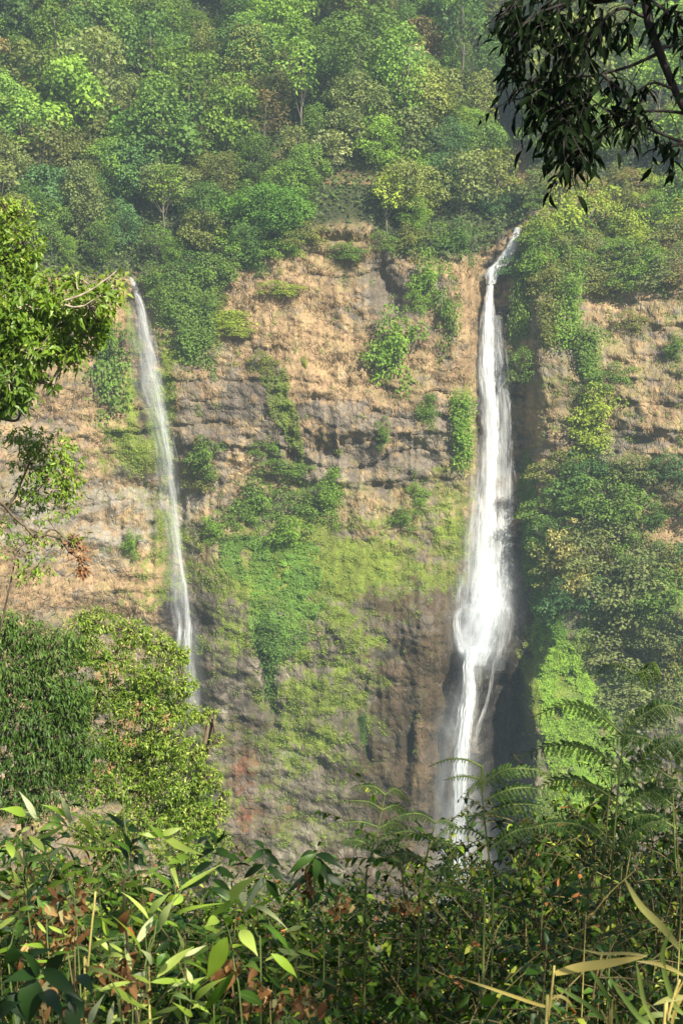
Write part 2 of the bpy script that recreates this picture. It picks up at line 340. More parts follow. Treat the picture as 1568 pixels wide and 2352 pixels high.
def depth(px, py):
    px, py = np.broadcast_arrays(np.asarray(px, float), np.asarray(py, float))
    rm = rim(px); pc = np.maximum(py, rm)
    Y = 262 + (1300-pc)*.013
    Y = Y - 15*ss(300, -100, px)
    Y = Y + 2.5*np.exp(-((px-thinx(pc))/42)**2)
    Y = Y - 5*ss(1120, 1500, pc)*ss(380, 520, px)*ss(1080, 960, px)
    chan = np.exp(-((px-fallx(pc)-8)/46)**2)
    Y = Y + 4*chan*ss(1430, 1380, pc)*ss(500, 640, pc)
    Y = Y + 4*ss(1060, 1110, px)*ss(1260, 1180, px)*ss(1500, 1300, pc)
    Y = Y + 8*np.exp(-((px-1152)/36)**2)*ss(1500, 1590, pc)
    e = edge_x(pc); w = np.where(pc < 1400, 150, 45) ; w = 110 + (40-110)*ss(1380, 1500, pc)
    Y = Y - (3.5 + 6*ss(1300, 1500, pc))*ss(0, 1, (px-e)/w) - 9*ss(1230, 1650, px)
    Y = Y + ss(1400, 1520, pc)*(9*ss(1230, 1650, px) + 6*ss(1235, 1450, px))
    Y = Y + ss(1000, 450, pc)*16*ss(1180, 1400, px)
    Y = Y - 2.6*ss(1.5, .35, np.hypot((px-995)/64, (pc-1452)/72))
    Y = Y - 3.0*ss(1055, 1075, px)*ss(1190, 1165, px)*(ss(1392, 1400, pc)*1.0 + ss(1488, 1498, pc)*.6)
    Y = Y + 3.5*gs(px, pc, 882, 655, 34, 70, -25) + 2*gs(px, pc, 865, 840, 30, 50) + 2.5*gs(px, pc, 1195, 1000, 25, 300)
    Y = Y + 2.2*gs(px, pc, 615, 1560, 12, 110, -8) + 2.2*gs(px, pc, 835, 1700, 9, 50, -12) + 2.0*gs(px, pc, 935, 1720, 9, 70, 6) + 1.0*gs(px, pc, 900, 1490, 50, 12, 40)
    Y = Y - 3*ss(1050, 990, pc)*gs(px, pc, 780, 800, 300, 260)
    Y = Y + 1.6*gs(px, pc, 800, 552, 90, 10) 
    for (cx, cy, rx, d) in ((870, 1003, 190, 1.1), (800, 1112, 150, 1.3), (640, 1235, 170, .8), (560, 770, 90, .8), (740, 905, 120, .9), (1480, 1000, 110, 1.2), (1420, 820, 90, 1.0), (100, 1010, 130, 1.0), (560, 1545, 100, 1.0), (760, 1640, 110, .8), (720, 1790, 120, .7), (250, 1200, 150, .8)):
        q = (pc-cy-6*np.sin(px/37.)-.05*(px-cx))/9; Y = Y + d*.75*np.exp(-((px-cx)/rx)**2)*(.6+.5*np.sin(px/23.+cy))*(np.exp(-(q-1)**2) - .8*np.exp(-(q+1.4)**2))
    # hillside above the rim
    x, y, z = ray(px, rm); zr = z/y*Y
    x, y, z = ray(px, py); k = z/y
    T = math.tan(R(41))
    gully = 1 + .0*px
    Ys = (Y*T - zr)/(T-k)
    Ys = Ys + (py < rm)*(3*np.exp(-((px-1185-(520-py)*.02)/60)**2)*ss(550, 300, py)*1.0)
    Y = np.where(py < rm, Ys, Y)
    return Y
def displaced(px, py):
    """world points of the land surface"""
    Y = depth(px, py); p = pt(px, py, Y)
    X, Z = p[..., 0], p[..., 2]; up = ss(0, 40, rim(px)-py); cl = 1-up
    n = 2.0*fbm(X/15, Z/13, 0, 3, 1)
    warp = 3.5*vn(X/14, Z/9, 3.3, 5) + .8*vn(X/3, Z/4, 3.3, 6)
    fr = np.mod((Z+warp+.02*X)/4.6, 1.0)
    ledge = (fr**1.5 - .4)*ss(-.1, .7, vn(X/13, Z/6, 9, 8))
    tt = 3.2*fbm(X/5.5+.12*Z, Z/3.2, 7, 4, 44, .55); block = (np.floor(tt)+ss(.25, .75, tt-np.floor(tt)))*.55
    tv = 2.4*fbm(X/2.2, Z/6.0, 2, 3, 48, .5); block = block + (np.floor(tv)+ss(.3, .7, tv-np.floor(tv)))*.35
    col_zone = np.clip(gs(px, py, 820, 1060, 260, 90)+gs(px, py, 250, 1180, 220, 90)+gs(px, py, 420, 1150, 80, 80)+.9*gs(px, py, 960, 1720, 150, 330)+.5*gs(px, py, 560, 1750, 120, 200), 0, 1)
    cols = np.abs(vn(X/1.4+.3*vn(X/3, Z/3, 0, 33), Z/11, 0, 21))*1.5*col_zone
    fine = .55*fbm(X/1.9, Z/1.5, 0, 4, 40, .6)
    lump = .5*np.maximum(0, vn(X/3.1, Z/2.2, 0, 61))
    rough = .5 + .5*ss(1350, 1000, py) + 0*px
    Y2 = Y + cl*(n + ledge*.8*rough + block*.42 + cols*.8 + fine*.75 - lump*rough) + up*(2.5*fbm(X/20, Z/16, 0, 3, 2)*ss(0, 120, rim(px)-py))
    return pt(px, py, Y2)

def grid(px0, px1, py0, py1, st):
    xs = np.arange(px0, px1+st, st); ys = np.arange(py0, py1+st, st)
    gx, gy = np.meshgrid(xs, ys); return gx, gy
gx, gy = grid(-260, 1830, 424, 2480, 3.6)
cp = displaced(gx, gy)
X, Z = cp[..., 0], cp[..., 2]
WJX = gx + 22*fbm(X/5, Z/5, 0, 3, 71); WJY = gy + 18*fbm(X/5, Z/5, 4, 3, 72)
def E(L):
    s = 0
    for (cx, cy, rx, ry, a) in L: s = s + a*gs(WJX, WJY, cx, cy, rx, ry)
    return s
W = {}
W['tan'] = .75 + E([(620,690,160,90,.9),(760,850,210,110,.8),(130,930,120,90,.8),(1400,720,110,110,.5),(1500,950,130,100,.8),(1500,1240,70,60,.8),(40,1330,130,80,.9),(300,1330,90,90,.7),(300,690,30,100,.5),(230,760,50,90,.5),(1080,720,40,150,.8),(1230,700,60,120,.2),(1250,1000,60,80,.4),(1190,380,30,60,.8)])*1.0 - 1.5*ss(1280, 1500, gy)*ss(340, 420, gx) - .5*ss(1000, 1250, gy)*ss(380, 450, gx)*ss(1150, 1000, gx) - .5*ss(1150, 1300, gx)*ss(1200, 1000, gy) - .4*ss(1230, 1400, gx)*ss(700, 500, gy)
W['dry'] = .45 + E([(800,560,120,60,1.0),(900,880,120,60,.6),(1400,900,200,120,.5),(860,1180,140,50,.4),(1520,1500,60,120,.3)]) - 1.0*ss(1280, 1450, gy)*ss(340, 420, gx)
W['rock'] = .62 + E([(560,930,120,90,.9),(880,955,190,40,1.1),(850,1060,200,60,.8),(90,1000,130,60,.6),(890,700,60,110,.9),(700,640,120,25,.5),(1450,1010,140,30,.8),(480,1100,80,90,.5),(600,1540,120,30,.4),(1000,1440,90,80,1.0),(830,1390,60,20,.6)])
W['pale'] = .0 + E([(190,1180,150,120,1.15),(60,1200,100,150,.8),(330,1180,40,90,.6),(700,960,150,40,.35),(130,1390,90,60,.8),(420,1150,60,70,1.0),(560,860,90,50,.5),(90,1000,90,50,.75),(120,880,50,30,.8)])
W['moss'] = .12 + E([(385,930,34,220,1.8),(296,800,18,170,1.4),(300,1040,60,90,.8),(370,1220,40,110,.8),(290,990,70,70,1.0),(330,1370,60,70,.9),(740,1270,280,100,.95),(860,1370,170,120,.9),(630,1330,160,100,.6),(660,1820,150,190,.45),(730,1600,150,130,.8),(1040,1180,40,140,1.0),(1250,1580,70,110,1.4),(1210,1480,40,60,1.0),(520,1500,110,70,.55),(1290,1750,100,160,.9),(560,1340,120,60,.5),(470,1750,50,160,.3),(1180,860,14,200,.8),(1085,900,14,260,.6)])
W['green'] = -.25 + .32*ss(1195, 1260, gx) + .15*ss(1000, 1150, gy)*ss(1000, 900, gx) + E([(1195,740,40,150,.8),(1330,880,60,160,.6),(1400,500,200,130,.6),(640,900,40,100,.7),(620,1170,130,70,.8),(1230,1300,60,200,1.3),(1300,1700,120,250,.9),(1450,1450,200,220,.8),(1000,700,60,120,.5),(420,760,40,160,.6),(1060,1030,30,120,.7),(1060,560,80,50,1.0),(240,850,60,120,.6)])
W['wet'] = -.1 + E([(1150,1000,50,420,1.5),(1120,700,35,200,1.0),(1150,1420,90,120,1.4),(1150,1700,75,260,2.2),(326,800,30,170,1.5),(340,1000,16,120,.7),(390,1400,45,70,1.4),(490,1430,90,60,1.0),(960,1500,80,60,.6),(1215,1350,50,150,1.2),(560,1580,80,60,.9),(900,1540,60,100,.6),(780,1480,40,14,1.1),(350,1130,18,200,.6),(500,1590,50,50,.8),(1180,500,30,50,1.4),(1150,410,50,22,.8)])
W['brown'] = -.1 + E([(970,1680,130,330,1.45),(1010,1450,90,90,.9),(900,1900,160,120,.9),(520,1730,70,140,.9),(560,1900,90,80,.7),(900,1380,120,50,.8)])
W['red'] = -.35 + E([(545,1745,60,70,.9),(570,1880,70,90,1.0),(1440,1160,60,50,.4),(1520,1240,50,40,.6)])
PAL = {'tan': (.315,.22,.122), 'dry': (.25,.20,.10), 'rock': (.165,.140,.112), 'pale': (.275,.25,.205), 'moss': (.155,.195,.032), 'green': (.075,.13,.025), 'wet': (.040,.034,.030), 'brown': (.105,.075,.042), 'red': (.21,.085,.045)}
keys = list(W); A = []
for i, k in enumerate(keys):
    s = {'rock': 2.6, 'tan': 3.0, 'moss': 2.4}.get(k, 2.8)
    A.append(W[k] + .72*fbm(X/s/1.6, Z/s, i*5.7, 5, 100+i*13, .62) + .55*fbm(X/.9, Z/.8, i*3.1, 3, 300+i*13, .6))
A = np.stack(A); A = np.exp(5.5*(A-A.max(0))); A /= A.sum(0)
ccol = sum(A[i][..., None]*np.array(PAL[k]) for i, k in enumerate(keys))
up = ss(-10, 20, rim(gx)-gy)[..., None]
ccol = ccol*(1-up) + up*np.array((.05, .06, .025))
strk = 1 + .25*vn(X/.5, Z/7, 0, 91) + .2*fbm(X/8, Z/8, 0, 3, 92)
ccol = ccol*strk[..., None]
darkened = (gs(WJX, WJY, 930, 1720, 250, 340)*.85 + gs(WJX, WJY, 560, 1650, 110, 200)*.35 + gs(WJX, WJY, 430, 1400, 90, 130)*.4 + gs(WJX, WJY, 1130, 1500, 120, 400)*.4)  # lowers the rock colour in soft patches, mostly low on the cliff
ccol = ccol*(1-.62*np.clip(darkened, 0, 1)*ss(-.5, .4, fbm(X/5, Z/4, 0, 4, 95)+.25))[..., None]
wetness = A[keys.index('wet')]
H, Wd = gx.shape; idx = np.arange(H*Wd).reshape(H, Wd)
quads = np.stack([idx[:-1, :-1], idx[1:, :-1], idx[1:, 1:], idx[:-1, 1:]], -1).reshape(-1, 4)
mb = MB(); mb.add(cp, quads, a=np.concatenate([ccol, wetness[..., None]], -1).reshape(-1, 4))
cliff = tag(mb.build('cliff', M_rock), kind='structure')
def weight(k, px, py):
    """sampled cover weight at picture-grid points"""
    i = np.clip(((np.asarray(py)-424)/3.6).astype(int), 0, H-1); j = np.clip(((np.asarray(px)+260)/3.6).astype(int), 0, Wd-1)
    return A[keys.index(k)][i, j]
# hillside sheet, from the rim up and back
hx, hy = grid(-300, 1870, -330, 436, 12)
rr = rim(hx); hy = np.where(hy > rr+8, np.minimum(hy, rr+8), hy)
hp = displaced(hx, hy)
# lower the sheet a little where it would cover the cliff's own top strip
hp[..., 1] += np.where(hy > 424, .6, 0)
mb = MB(); H2, W2 = hx.shape; idx = np.arange(H2*W2).reshape(H2, W2)
q2 = np.stack([idx[:-1, :-1], idx[1:, :-1], idx[1:, 1:], idx[:-1, 1:]], -1).reshape(-1, 4)
hc = np.array((.045, .055, .022))*(1+.5*fbm(hp[..., 0]/6, hp[..., 2]/6, 0, 4, 77))[..., None]
tanw = np.clip(gs(hx, hy, 1185, 390, 34, 60)*1.6 + gs(hx, hy, 800, 450, 120, 50)*.8 + ss(.2, .8, fbm(hp[..., 0]/9, hp[..., 2]/7, 0, 3, 79))*.4, 0, 1)[..., None]
hc = hc*(1-tanw) + tanw*np.array((.30, .20, .10))
mb.add(hp, q2, a=np.concatenate([hc, hc[..., :1]*0], -1).reshape(-1, 4))
tag(mb.build('hillside', M_rock), kind='structure')

# the ground: viewpoint slope, drop into the gorge, gorge floor out to the cliff
GY = [-30, -6, 1.0, 2.6, 4.0, 6, 8, 12, 20, 45, 90, 150, 300]
GZ = [-.5, -1.2, -1.75, -3.0, -3.7, -4.6, -5.6, -8.2, -14.5, -33, -75, -140, -150]
def ground_z(x, y):
    x = np.asarray(x, float); y = np.asarray(y, float)
    s = ss(8, 40, y)
    return np.interp(y, GY, GZ) + .10*vn(x/1.3, y/1.3, 0, 5)*(1-s) + 3*fbm(x/15, y/15, 0, 3, 6)*s + .04*fbm(x/.3, y/.3, 0, 2, 8)*(1-s)
ys = np.concatenate([np.arange(-30, 0, 1.5), np.arange(0, 12, .15), np.arange(12, 300, 4)])
xs = np.concatenate([np.arange(-150, -9, 4), np.arange(-9, 9.1, .15), np.arange(13, 150, 4)])
fx, fy = np.meshgrid(xs, ys); fz = ground_z(fx, fy)
mb = MB(); Hh, Ww = fx.shape; idx = np.arange(Hh*Ww).reshape(Hh, Ww)
gcol = np.array((.05, .04, .022))*(1+.6*fbm(fx/.8, fy/.8, 0, 4, 12))[..., None]
gcol = gcol*(1-ss(20, 60, fy)[..., None]) + ss(20, 60, fy)[..., None]*np.array((.05, .08, .02))
mb.add(np.stack([fx, fy, fz], -1), np.stack([idx[:-1, :-1], idx[:-1, 1:], idx[1:, 1:], idx[1:, :-1]], -1).reshape(-1, 4), a=np.concatenate([gcol, gcol[..., :1]*0], -1).reshape(-1, 4))
tag(mb.build('ground', M_rock), kind='structure')

# ------------------------------------------------------------------ the two waterfalls
def path_pts(ctrl, n, off=0.9):
    """ctrl rows: px, py, half-width(px), density -> world centre line that falls in front of the rock"""
    c = spline(ctrl, n)
    p = displaced(c[:, 0], c[:, 1]); Ys = p[:, 1].copy()
    for dx in (-.7, .7):
        Ys = np.minimum(Ys, displaced(c[:, 0]+dx*c[:, 2], c[:, 1])[:, 1])
    k = max(2, n//16)
    mn = np.array([Ys[max(0, i-k):i+k+1].min() for i in range(n)])
    ker = np.ones(2*k+1)/(2*k+1); mn = np.convolve(np.pad(mn, k, mode='edge'), ker, 'valid')
    mn = np.minimum.accumulate(np.concatenate([mn[:1], mn[1:]]))
    return c, mn - off
def sheet(name, ctrl, parent, n=120, sides=26, off=.9, bulge=.9, seed=0, dscale=1.0, wscale=1.0, layers=1):
    c, Ys = path_pts(ctrl, n, off)
    mb = MB()
    for l in range(layers):
        u = np.linspace(-1, 1, sides)
        hw = c[:, 2]*wscale*1.14*(1-.2*l)
        sway = 1.2*vn(np.arange(n)/9., seed*3.1+l, 0, seed+l)
        px = c[:, 0][:, None] + (u[None]*hw[:, None]) + sway[:, None] + 1.3*vn(np.arange(n)[:, None]/5., u[None]*3+l*7, 0, seed+50)
        wm = hw[:, None]*.083*(Ys[:, None]/262)
        Y = Ys[:, None] - bulge*np.minimum(wm, 2.5)*(1-u[None]**2)*(1-.35*l) - .25*l + .25*vn(np.arange(n)[:, None]/7., u[None]*6, l, seed+9)
        v = pt(px, np.broadcast_to(c[:, 1][:, None], px.shape), Y)
        idx = np.arange(n*sides).reshape(n, sides)
        q = np.stack([idx[:-1, :-1], idx[1:, :-1], idx[1:, 1:], idx[:-1, 1:]], -1).reshape(-1, 4)
        a = np.zeros((n, sides, 4)); a[..., 0] = u[None]; a[..., 1] = seed*1.7+l*3.3
        ln = np.concatenate([[0], np.cumsum(np.linalg.norm(np.diff(v[:, sides//2], axis=0), axis=-1))])
        a[..., 2] = ln[:, None]; a[..., 3] = c[:, 3][:, None]*dscale*(1 if l == 0 else 1.15)
        mb.add(v, q, a=a.reshape(-1, 4))
    return mb.build(name, M_mist if name == 'spray' else M_water, parent)
fall = empty('waterfall', P(1044, 2010, 255), 'tall white waterfall plunging from the jungle lip over a rock ledge on the right', 'waterfall', 'twin waterfalls')
sheet('lip_cascade', [(1188,522,8,.9),(1183,545,12,1.1),(1170,574,17,1.2),(1148,604,19,1.3),(1130,630,17,1.4),(1126,652,12,1.4)], fall, 50, 20, .6, .5, 1, layers=2)
sheet('lip_cascade', [(1140,606,6,.5),(1122,620,8,.8),(1114,630,5,.2)], fall, 14, 12, .9, .4, 15)
sheet('water_column', [(1128,632,10,1.1),(1124,664,9,1.1),(1121,724,14,1.15),(1117,799,18,1.15),(1118,854,20,1.15),(1123,924,20,1.2),(1126,999,20,1.2),(1124,1074,21,1.2),(1121,1149,23,1.15),(1118,1223,27,1.15),(1117,1298,29,1.1),(1118,1358,32,1.1),(1119,1408,36,.9)], fall, 190, 40, 1.6, .6, 2, layers=2)
sheet('water_column', [(1121,700,16,.3),(1120,799,26,.45),(1122,924,30,.5),(1125,1074,34,.5),(1121,1223,42,.5),(1118,1358,47,.5),(1119,1410,50,.35)], fall, 150, 40, 1.0, .6, 31)
sheet('side_veil', [(1140,724,12,.12),(1150,850,18,.28),(1158,960,22,.3),(1158,1100,26,.3),(1156,1220,26,.28),(1154,1320,28,.28),(1152,1400,30,.18)], fall, 110, 26, 1.2, .5, 3, layers=2)
sheet('side_veil', [(1100,1000,14,.1),(1094,1130,20,.25),(1084,1230,28,.32),(1078,1340,32,.32),(1074,1420,34,.12)], fall, 80, 26, 1.4, .5, 13)
sheet('ledge_cascade', [(1120,1370,40,.9),(1116,1420,42,.7),(1110,1450,36,.55),(1104,1480,30,.55),(1096,1506,28,.7),(1092,1530,24,.2)], fall, 60, 40, 1.2, .5, 4, layers=2)
sheet('ledge_cascade', [(1148,1385,24,.2),(1156,1420,22,.3),(1150,1480,20,.25),(1140,1540,24,.1)], fall, 40, 26, 1.0, .4, 5)
sheet('ledge_cascade', [(1058,1396,8,.3),(1050,1412,9,.6),(1047,1436,10,.8),(1051,1462,12,.95),(1060,1488,15,1.1),(1076,1510,16,1.1)], fall, 40, 14, 1.0, .6, 6)
sheet('ledge_cascade', [(1082,1386,20,.3),(1070,1420,16,.3),(1066,1456,14,.3),(1070,1496,16,.5),(1078,1520,14,.3)], fall, 40, 18, .9, .5, 36)
sheet('ledge_cascade', [(1100,1395,26,.35),(1080,1430,26,.45),(1072,1470,26,.5),(1078,1512,18,.35)], fall, 30, 20, .9, .5, 16)
sheet('lower_cascade', [(1086,1484,20,.7),(1080,1512,18,1.1),(1074,1545,15,1.1),(1076,1598,17,1.1),(1069,1648,18,1.05),(1061,1723,19,1.05),(1055,1778,20,1.0),(1054,1822,18,1.0),(1049,1897,15,1.0),(1044,2002,13,.95),(1040,2080,13,.9)], fall, 150, 30, 1.5, .6, 7, layers=2)
sheet('lower_cascade', [(1090,1496,16,.2),(1090,1550,16,.26),(1084,1620,16,.26),(1074,1700,16,.24),(1064,1800,16,.22),(1054,1900,16,.2),(1046,2050,14,.2)], fall, 110, 26, 1.1, .4, 8)
sheet('rivulet', [(1146,1490,6,.15),(1133,1528,4,.32),(1127,1570,5,.34),(1117,1615,4,.4),(1100,1662,6,.36),(1086,1712,8,.2)], fall, 60, 10, .8, .6, 9)
sheet('spray', [(1118,1180,60,.03),(1118,1300,76,.16),(1112,1390,92,.32),(1108,1440,90,.34),(1102,1490,78,.26),(1096,1560,56,.10)], fall, 60, 40, 3.2, .5, 10)
sheet('spray', [(1120,1330,60,.05),(1114,1400,74,.3),(1100,1480,64,.3),(1090,1540,44,.08)], fall, 40, 30, 1.4, .5, 17)
sheet('spray', [(1068,1540,40,.04),(1050,1640,66,.16),(1044,1740,80,.22),(1044,1850,92,.26),(1050,1950,104,.3),(1052,2080,110,.3)], fall, 70, 34, 3.4, .4, 11)
sheet('spray', [(1072,1560,34,.05),(1060,1680,44,.2),(1050,1800,48,.26),(1044,1920,50,.3),(1040,2080,54,.3)], fall, 70, 34, 1.4, .4, 12)
thin = empty('waterfall', P(432, 1700, 255), 'thin misty waterfall dropping down the mossy rock on the left', 'waterfall', 'twin waterfalls')
sheet('water_column', [(297,634,5,.7),(304,646,7,.9),(314,672,9,.8),(322,700,11,.6),(332,760,16,.42),(345,824,18,.42),(357,884,16,.5),(368,940,13,.55),(376,984,12,.55),(387,1049,11,.5),(395,1110,9,.48),(402,1170,8,.5),(407,1248,7,.6),(417,1310,7,.6),(425,1358,6,.65),(430,1420,7,.8),(432,1470,9,.95),(432,1505,10,.6)], thin, 200, 22, 1.0, .6, 21, dscale=.62, layers=2)
sheet('side_veil', [(308,690,16,.05),(322,780,34,.22),(334,860,38,.25),(352,930,32,.2),(372,1000,26,.2),(384,1100,26,.18),(392,1200,24,.2),(402,1300,24,.2),(404,1380,24,.25),(412,1450,22,.12)], thin, 160, 30, .8, .4, 22)
sheet('rivulet', [(408,1396,4,.2),(412,1420,5,.5),(414,1450,7,.65),(412,1490,6,.4)], thin, 24, 10, 1.0, .5, 23)
sheet('rivulet', [(436,1500,12,.2),(440,1560,16,.25),(444,1610,18,.2),(446,1680,20,.08)], thin, 24, 14, 1.0, .5, 24)
sheet('spray', [(318,700,16,.03),(334,800,34,.14),(350,900,36,.16),(380,1060,30,.13),(398,1200,26,.13),(412,1340,28,.15),(426,1440,34,.22),(436,1520,36,.16),(444,1640,32,.06)], thin, 120, 24, 1.4, .4, 25)
# ------------------------------------------------------------------ far trees and cliff plants
def lobe_leaves(mb, c, r, n, size, flat=1.0, droop=.3, tpl=L1, tb=0.5, fill=.25, asp=1.0):
    """leaf clumps on the outside of one lobe"""
    d = rdir(n); d[:, 2] = np.where(d[:, 2] < -.55, -d[:, 2], d[:, 2])
    rad = np.where(RNG.random(n) < fill, RNG.uniform(.4, 1, n), RNG.uniform(.86, 1.06, n))
    bump = 1 + .16*vn(d[:, 0]*3+c[0], d[:, 1]*3+c[1], d[:, 2]*3+c[2], 5)
    r = np.asarray(r, float)*np.ones(3)
    T = c + d*rad[:, None]*bump[:, None]*r
    nn = nrm(d + .42*RNG.normal(size=(n, 3)) + np.array([0, 0, .3]))
    ax = nrm(np.cross(nn, rdir(n)) + d*.4 + np.array([0, 0, -droop]))
    s = size*RNG.uniform(.65, 1.3, n)
    mb.stamp(tpl[0], tpl[1], basis(ax, nn, s, s*asp), T, np.clip(tb + RNG.normal(size=n)*.075, 0, 1), tpl[2])
def make_tree(seed, h=11, cr=4.6, nl=16, leaf=.33, dens=1.15, squash=.75, trunk_h=.06, tr=.18, open_=0.0, name='forest', droop=.3, mats=None, tpl=L1, asp=1.0):
    global RNG
    RNG = np.random.default_rng(seed)
    tk = MB(); cw = MB()
    th = h*trunk_h; top = np.array([RNG.normal()*.4, RNG.normal()*.4, h*.82])
    pts = curve((0, 0, -1.5), top, (RNG.normal()*.4, RNG.normal()*.4, 0), 9, .08)
    tube(tk, pts, np.linspace(tr, tr*.3, 9), 7)
    cz = th + (h-th)*.5; rz = (h-th)*.5
    nl = int(nl*2.4); sd = seed*1.37
    for i in range(nl):
        u = (i+.5)/nl; phi = i*2.399+RNG.normal()*.4; zz = 1-1.9*u; rr = math.sqrt(max(0.02, 1-zz*zz*.85))
        irr = 1 + .26*float(vn(math.cos(phi)*1.3+sd, math.sin(phi)*1.3, zz*1.6+sd, 3))
        k = RNG.uniform(.5, .86)*irr if i % 4 else RNG.uniform(.1, .5)
        c = np.array([math.cos(phi)*rr*cr*k, math.sin(phi)*rr*cr*k, cz+zz*rz*.8*irr])
        r = cr*RNG.uniform(.17, .38)
        n = int(dens*8.5*(r/leaf)**2*(1-open_*.4))+4
        lobe_leaves(cw, c, (r, r, r*squash), n, leaf, droop=droop, tb=RNG.uniform(.2, .75), tpl=tpl, asp=asp)
        b = pts[min(8, 3+int(RNG.random()*4))]
        if i % 3 == 0: tube(tk, curve(b, c+np.array([0, 0, -r*.2]), (0, 0, -.5), 5, .1), np.linspace(tr*.4, tr*.1, 5), 5)
    return tk.mesh(name+'_trunk', M_trunk), cw.mesh(name+'_crown', mats or M_forest)
TV = []
TV.append(('round-crowned', make_tree(11, 11, 4.8, 17)))
TV.append(('spreading', make_tree(12, 10, 5.6, 20, squash=.6)))
TV.append(('narrow tall', make_tree(13, 14, 3.6, 18, squash=.95)))
TV.append(('fine-leaved', make_tree(14, 11, 4.6, 18, leaf=.32)))
TV.append(('big-leaved', make_tree(15, 10, 4.6, 14, leaf=.46)))
TV.append(('open-crowned', make_tree(16, 12, 4.6, 11, leaf=.5, open_=.9, trunk_h=.35, squash=.6)))
TV.append(('dense', make_tree(17, 11, 5.0, 24, leaf=.55)))
TV.append(('thin-crowned', make_tree(18, 13, 3.2, 9, leaf=.5, open_=1.0, trunk_h=.45, squash=.6, tr=.14)))
FB = 1.6
GREENS = [('deep green', (.050, .098, .024)), ('mid-green', (.075, .135, .028)), ('bright green', (.105, .18, .030)), ('olive', (.092, .115, .036)), ('bluish green', (.045, .095, .038)),
          ('yellow-green', (.125, .175, .035)), ('grey-green', (.095, .125, .05)), ('brownish', (.13, .11, .05))]
def far_tree(px, py, v, ci, s, label, group='jungle trees on the hillside', cat='tree', name='jungle_tree', squ=1.0, col=None):
    me = TV[v][1]; p = displaced(np.array([float(px)]), np.array([float(py)]))[0]
    o = empty(name, p.tolist(), label, cat, group, random.uniform(0, 6.28)); o.scale = (s*squ, s*squ, s*random.uniform(.85, 1.1))
    for nm, m in (('trunk', me[0]), ('crown', me[1])):
        c = put(nm, m, o); k = col or GREENS[ci][1]; c.color = (k[0]*FB*1.12, k[1]*FB*1.08, k[2]*FB*.85, 1)
    return o
ORD = 'first second third fourth fifth sixth seventh eighth ninth tenth eleventh twelfth thirteenth fourteenth fifteenth sixteenth seventeenth eighteenth nineteenth twentieth twenty-first twenty-second'.split()
rows = [-50, -5, 40, 85, 132, 180, 228, 276, 324, 372, 420, 466, 512, 556, 598, 626]
ROWN = ['in the topmost jungle row', 'in the jungle row cut by the top edge', 'in the row under the top edge', 'in the third row of the jungle', 'in the row above the tree fern', 'in the row level with the tree fern',
        'in the sixth row, upper jungle', 'in the seventh row, middle jungle', 'in the eighth row, middle jungle', 'in the ninth row, lower jungle', 'in the tenth row, above the bare scrub', 'in the row beside the stream bed',
        'in the row beside the bare scrub', 'close behind the cliff rim', 'on the cliff rim itself', 'on the edge above the drop']
rj = random.Random(5)
for ri, py0 in enumerate(rows):
    k = 0; x = -70 + (ri % 2)*48 + rj.uniform(-10, 10)
    while x < 1660:
        px = x + rj.uniform(-22, 22); py = py0 + rj.uniform(-16, 16); x += rj.uniform(78, 112)
        yb = float(rim(px))
        if py > yb+6: continue
        if 1150 < px < 1222 and py > 300: continue
        if px > 1215 and py > 400: continue
        if 700 < px < 890 and 470 < py < 640: continue
        if 1030 < px < 1240 and py > 520: continue
        v = rj.choice([0, 0, 1, 2, 3, 3, 4, 5, 6, 6, 7]); ci = rj.choice([0, 0, 1, 1, 1, 2, 2, 3, 3, 4, 6, 7] if px < 600 or py < 300 else [1, 1, 2, 2, 2, 3, 3, 4, 5, 6, 7])
        if ci == 7 and rj.random() < .7: ci = 3
        s = rj.choice([.8, .95, 1.1, 1.25, 1.5, 1.7])*rj.uniform(.9, 1.1)*(1.0 if py < 500 else .72)
        where = ROWN[ri]
        lab = '%s %s tree %s, %s from left' % (GREENS[ci][0], TV[v][0], where, ORD[k]); k += 1
        c = np.array(GREENS[ci][1])*rj.uniform(.66, 1.35)
        far_tree(px, py, v, ci, s, lab, col=tuple(c.tolist()))
# trees the photo singles out
far_tree(945, 190, 6, 6, .85, 'pale silvery-green tree crown standing high among darker jungle trees', col=(.27, .29, .17))
far_tree(760, 400, 4, 6, .95, 'pale grey-leaved tree above the scrubby gap in the jungle', col=(.22, .26, .15))
far_tree(640, 560, 1, 2, 1.25, 'large deep green umbrella tree hanging over the cliff rim, centre left', col=(.06, .135, .022))
far_tree(540, 560, 4, 2, 1.1, 'bright green layered tree at the cliff rim beside the umbrella tree', col=(.085, .18, .025))
far_tree(300, 400, 4, 2, 1.25, 'bright green leafy tree standing out in the left middle of the jungle', col=(.075, .17, .028))
far_tree(890, 570, 7, 5, 1.15, 'slender yellow-green tree with bare pale trunk on the cliff rim', col=(.17, .23, .04))
far_tree(915, 300, 3, 3, 1.3, 'large greyish green tree with rounded crown near the top centre', col=(.115, .145, .06))
far_tree(538, 345, 7, 2, 1.2, 'tall tree with thin white trunk in the middle of the jungle', col=(.11, .19, .03))
far_tree(95, 470, 5, 3, 1.35, 'olive flat-topped tree with pale forked trunk at the left edge', col=(.11, .12, .045))

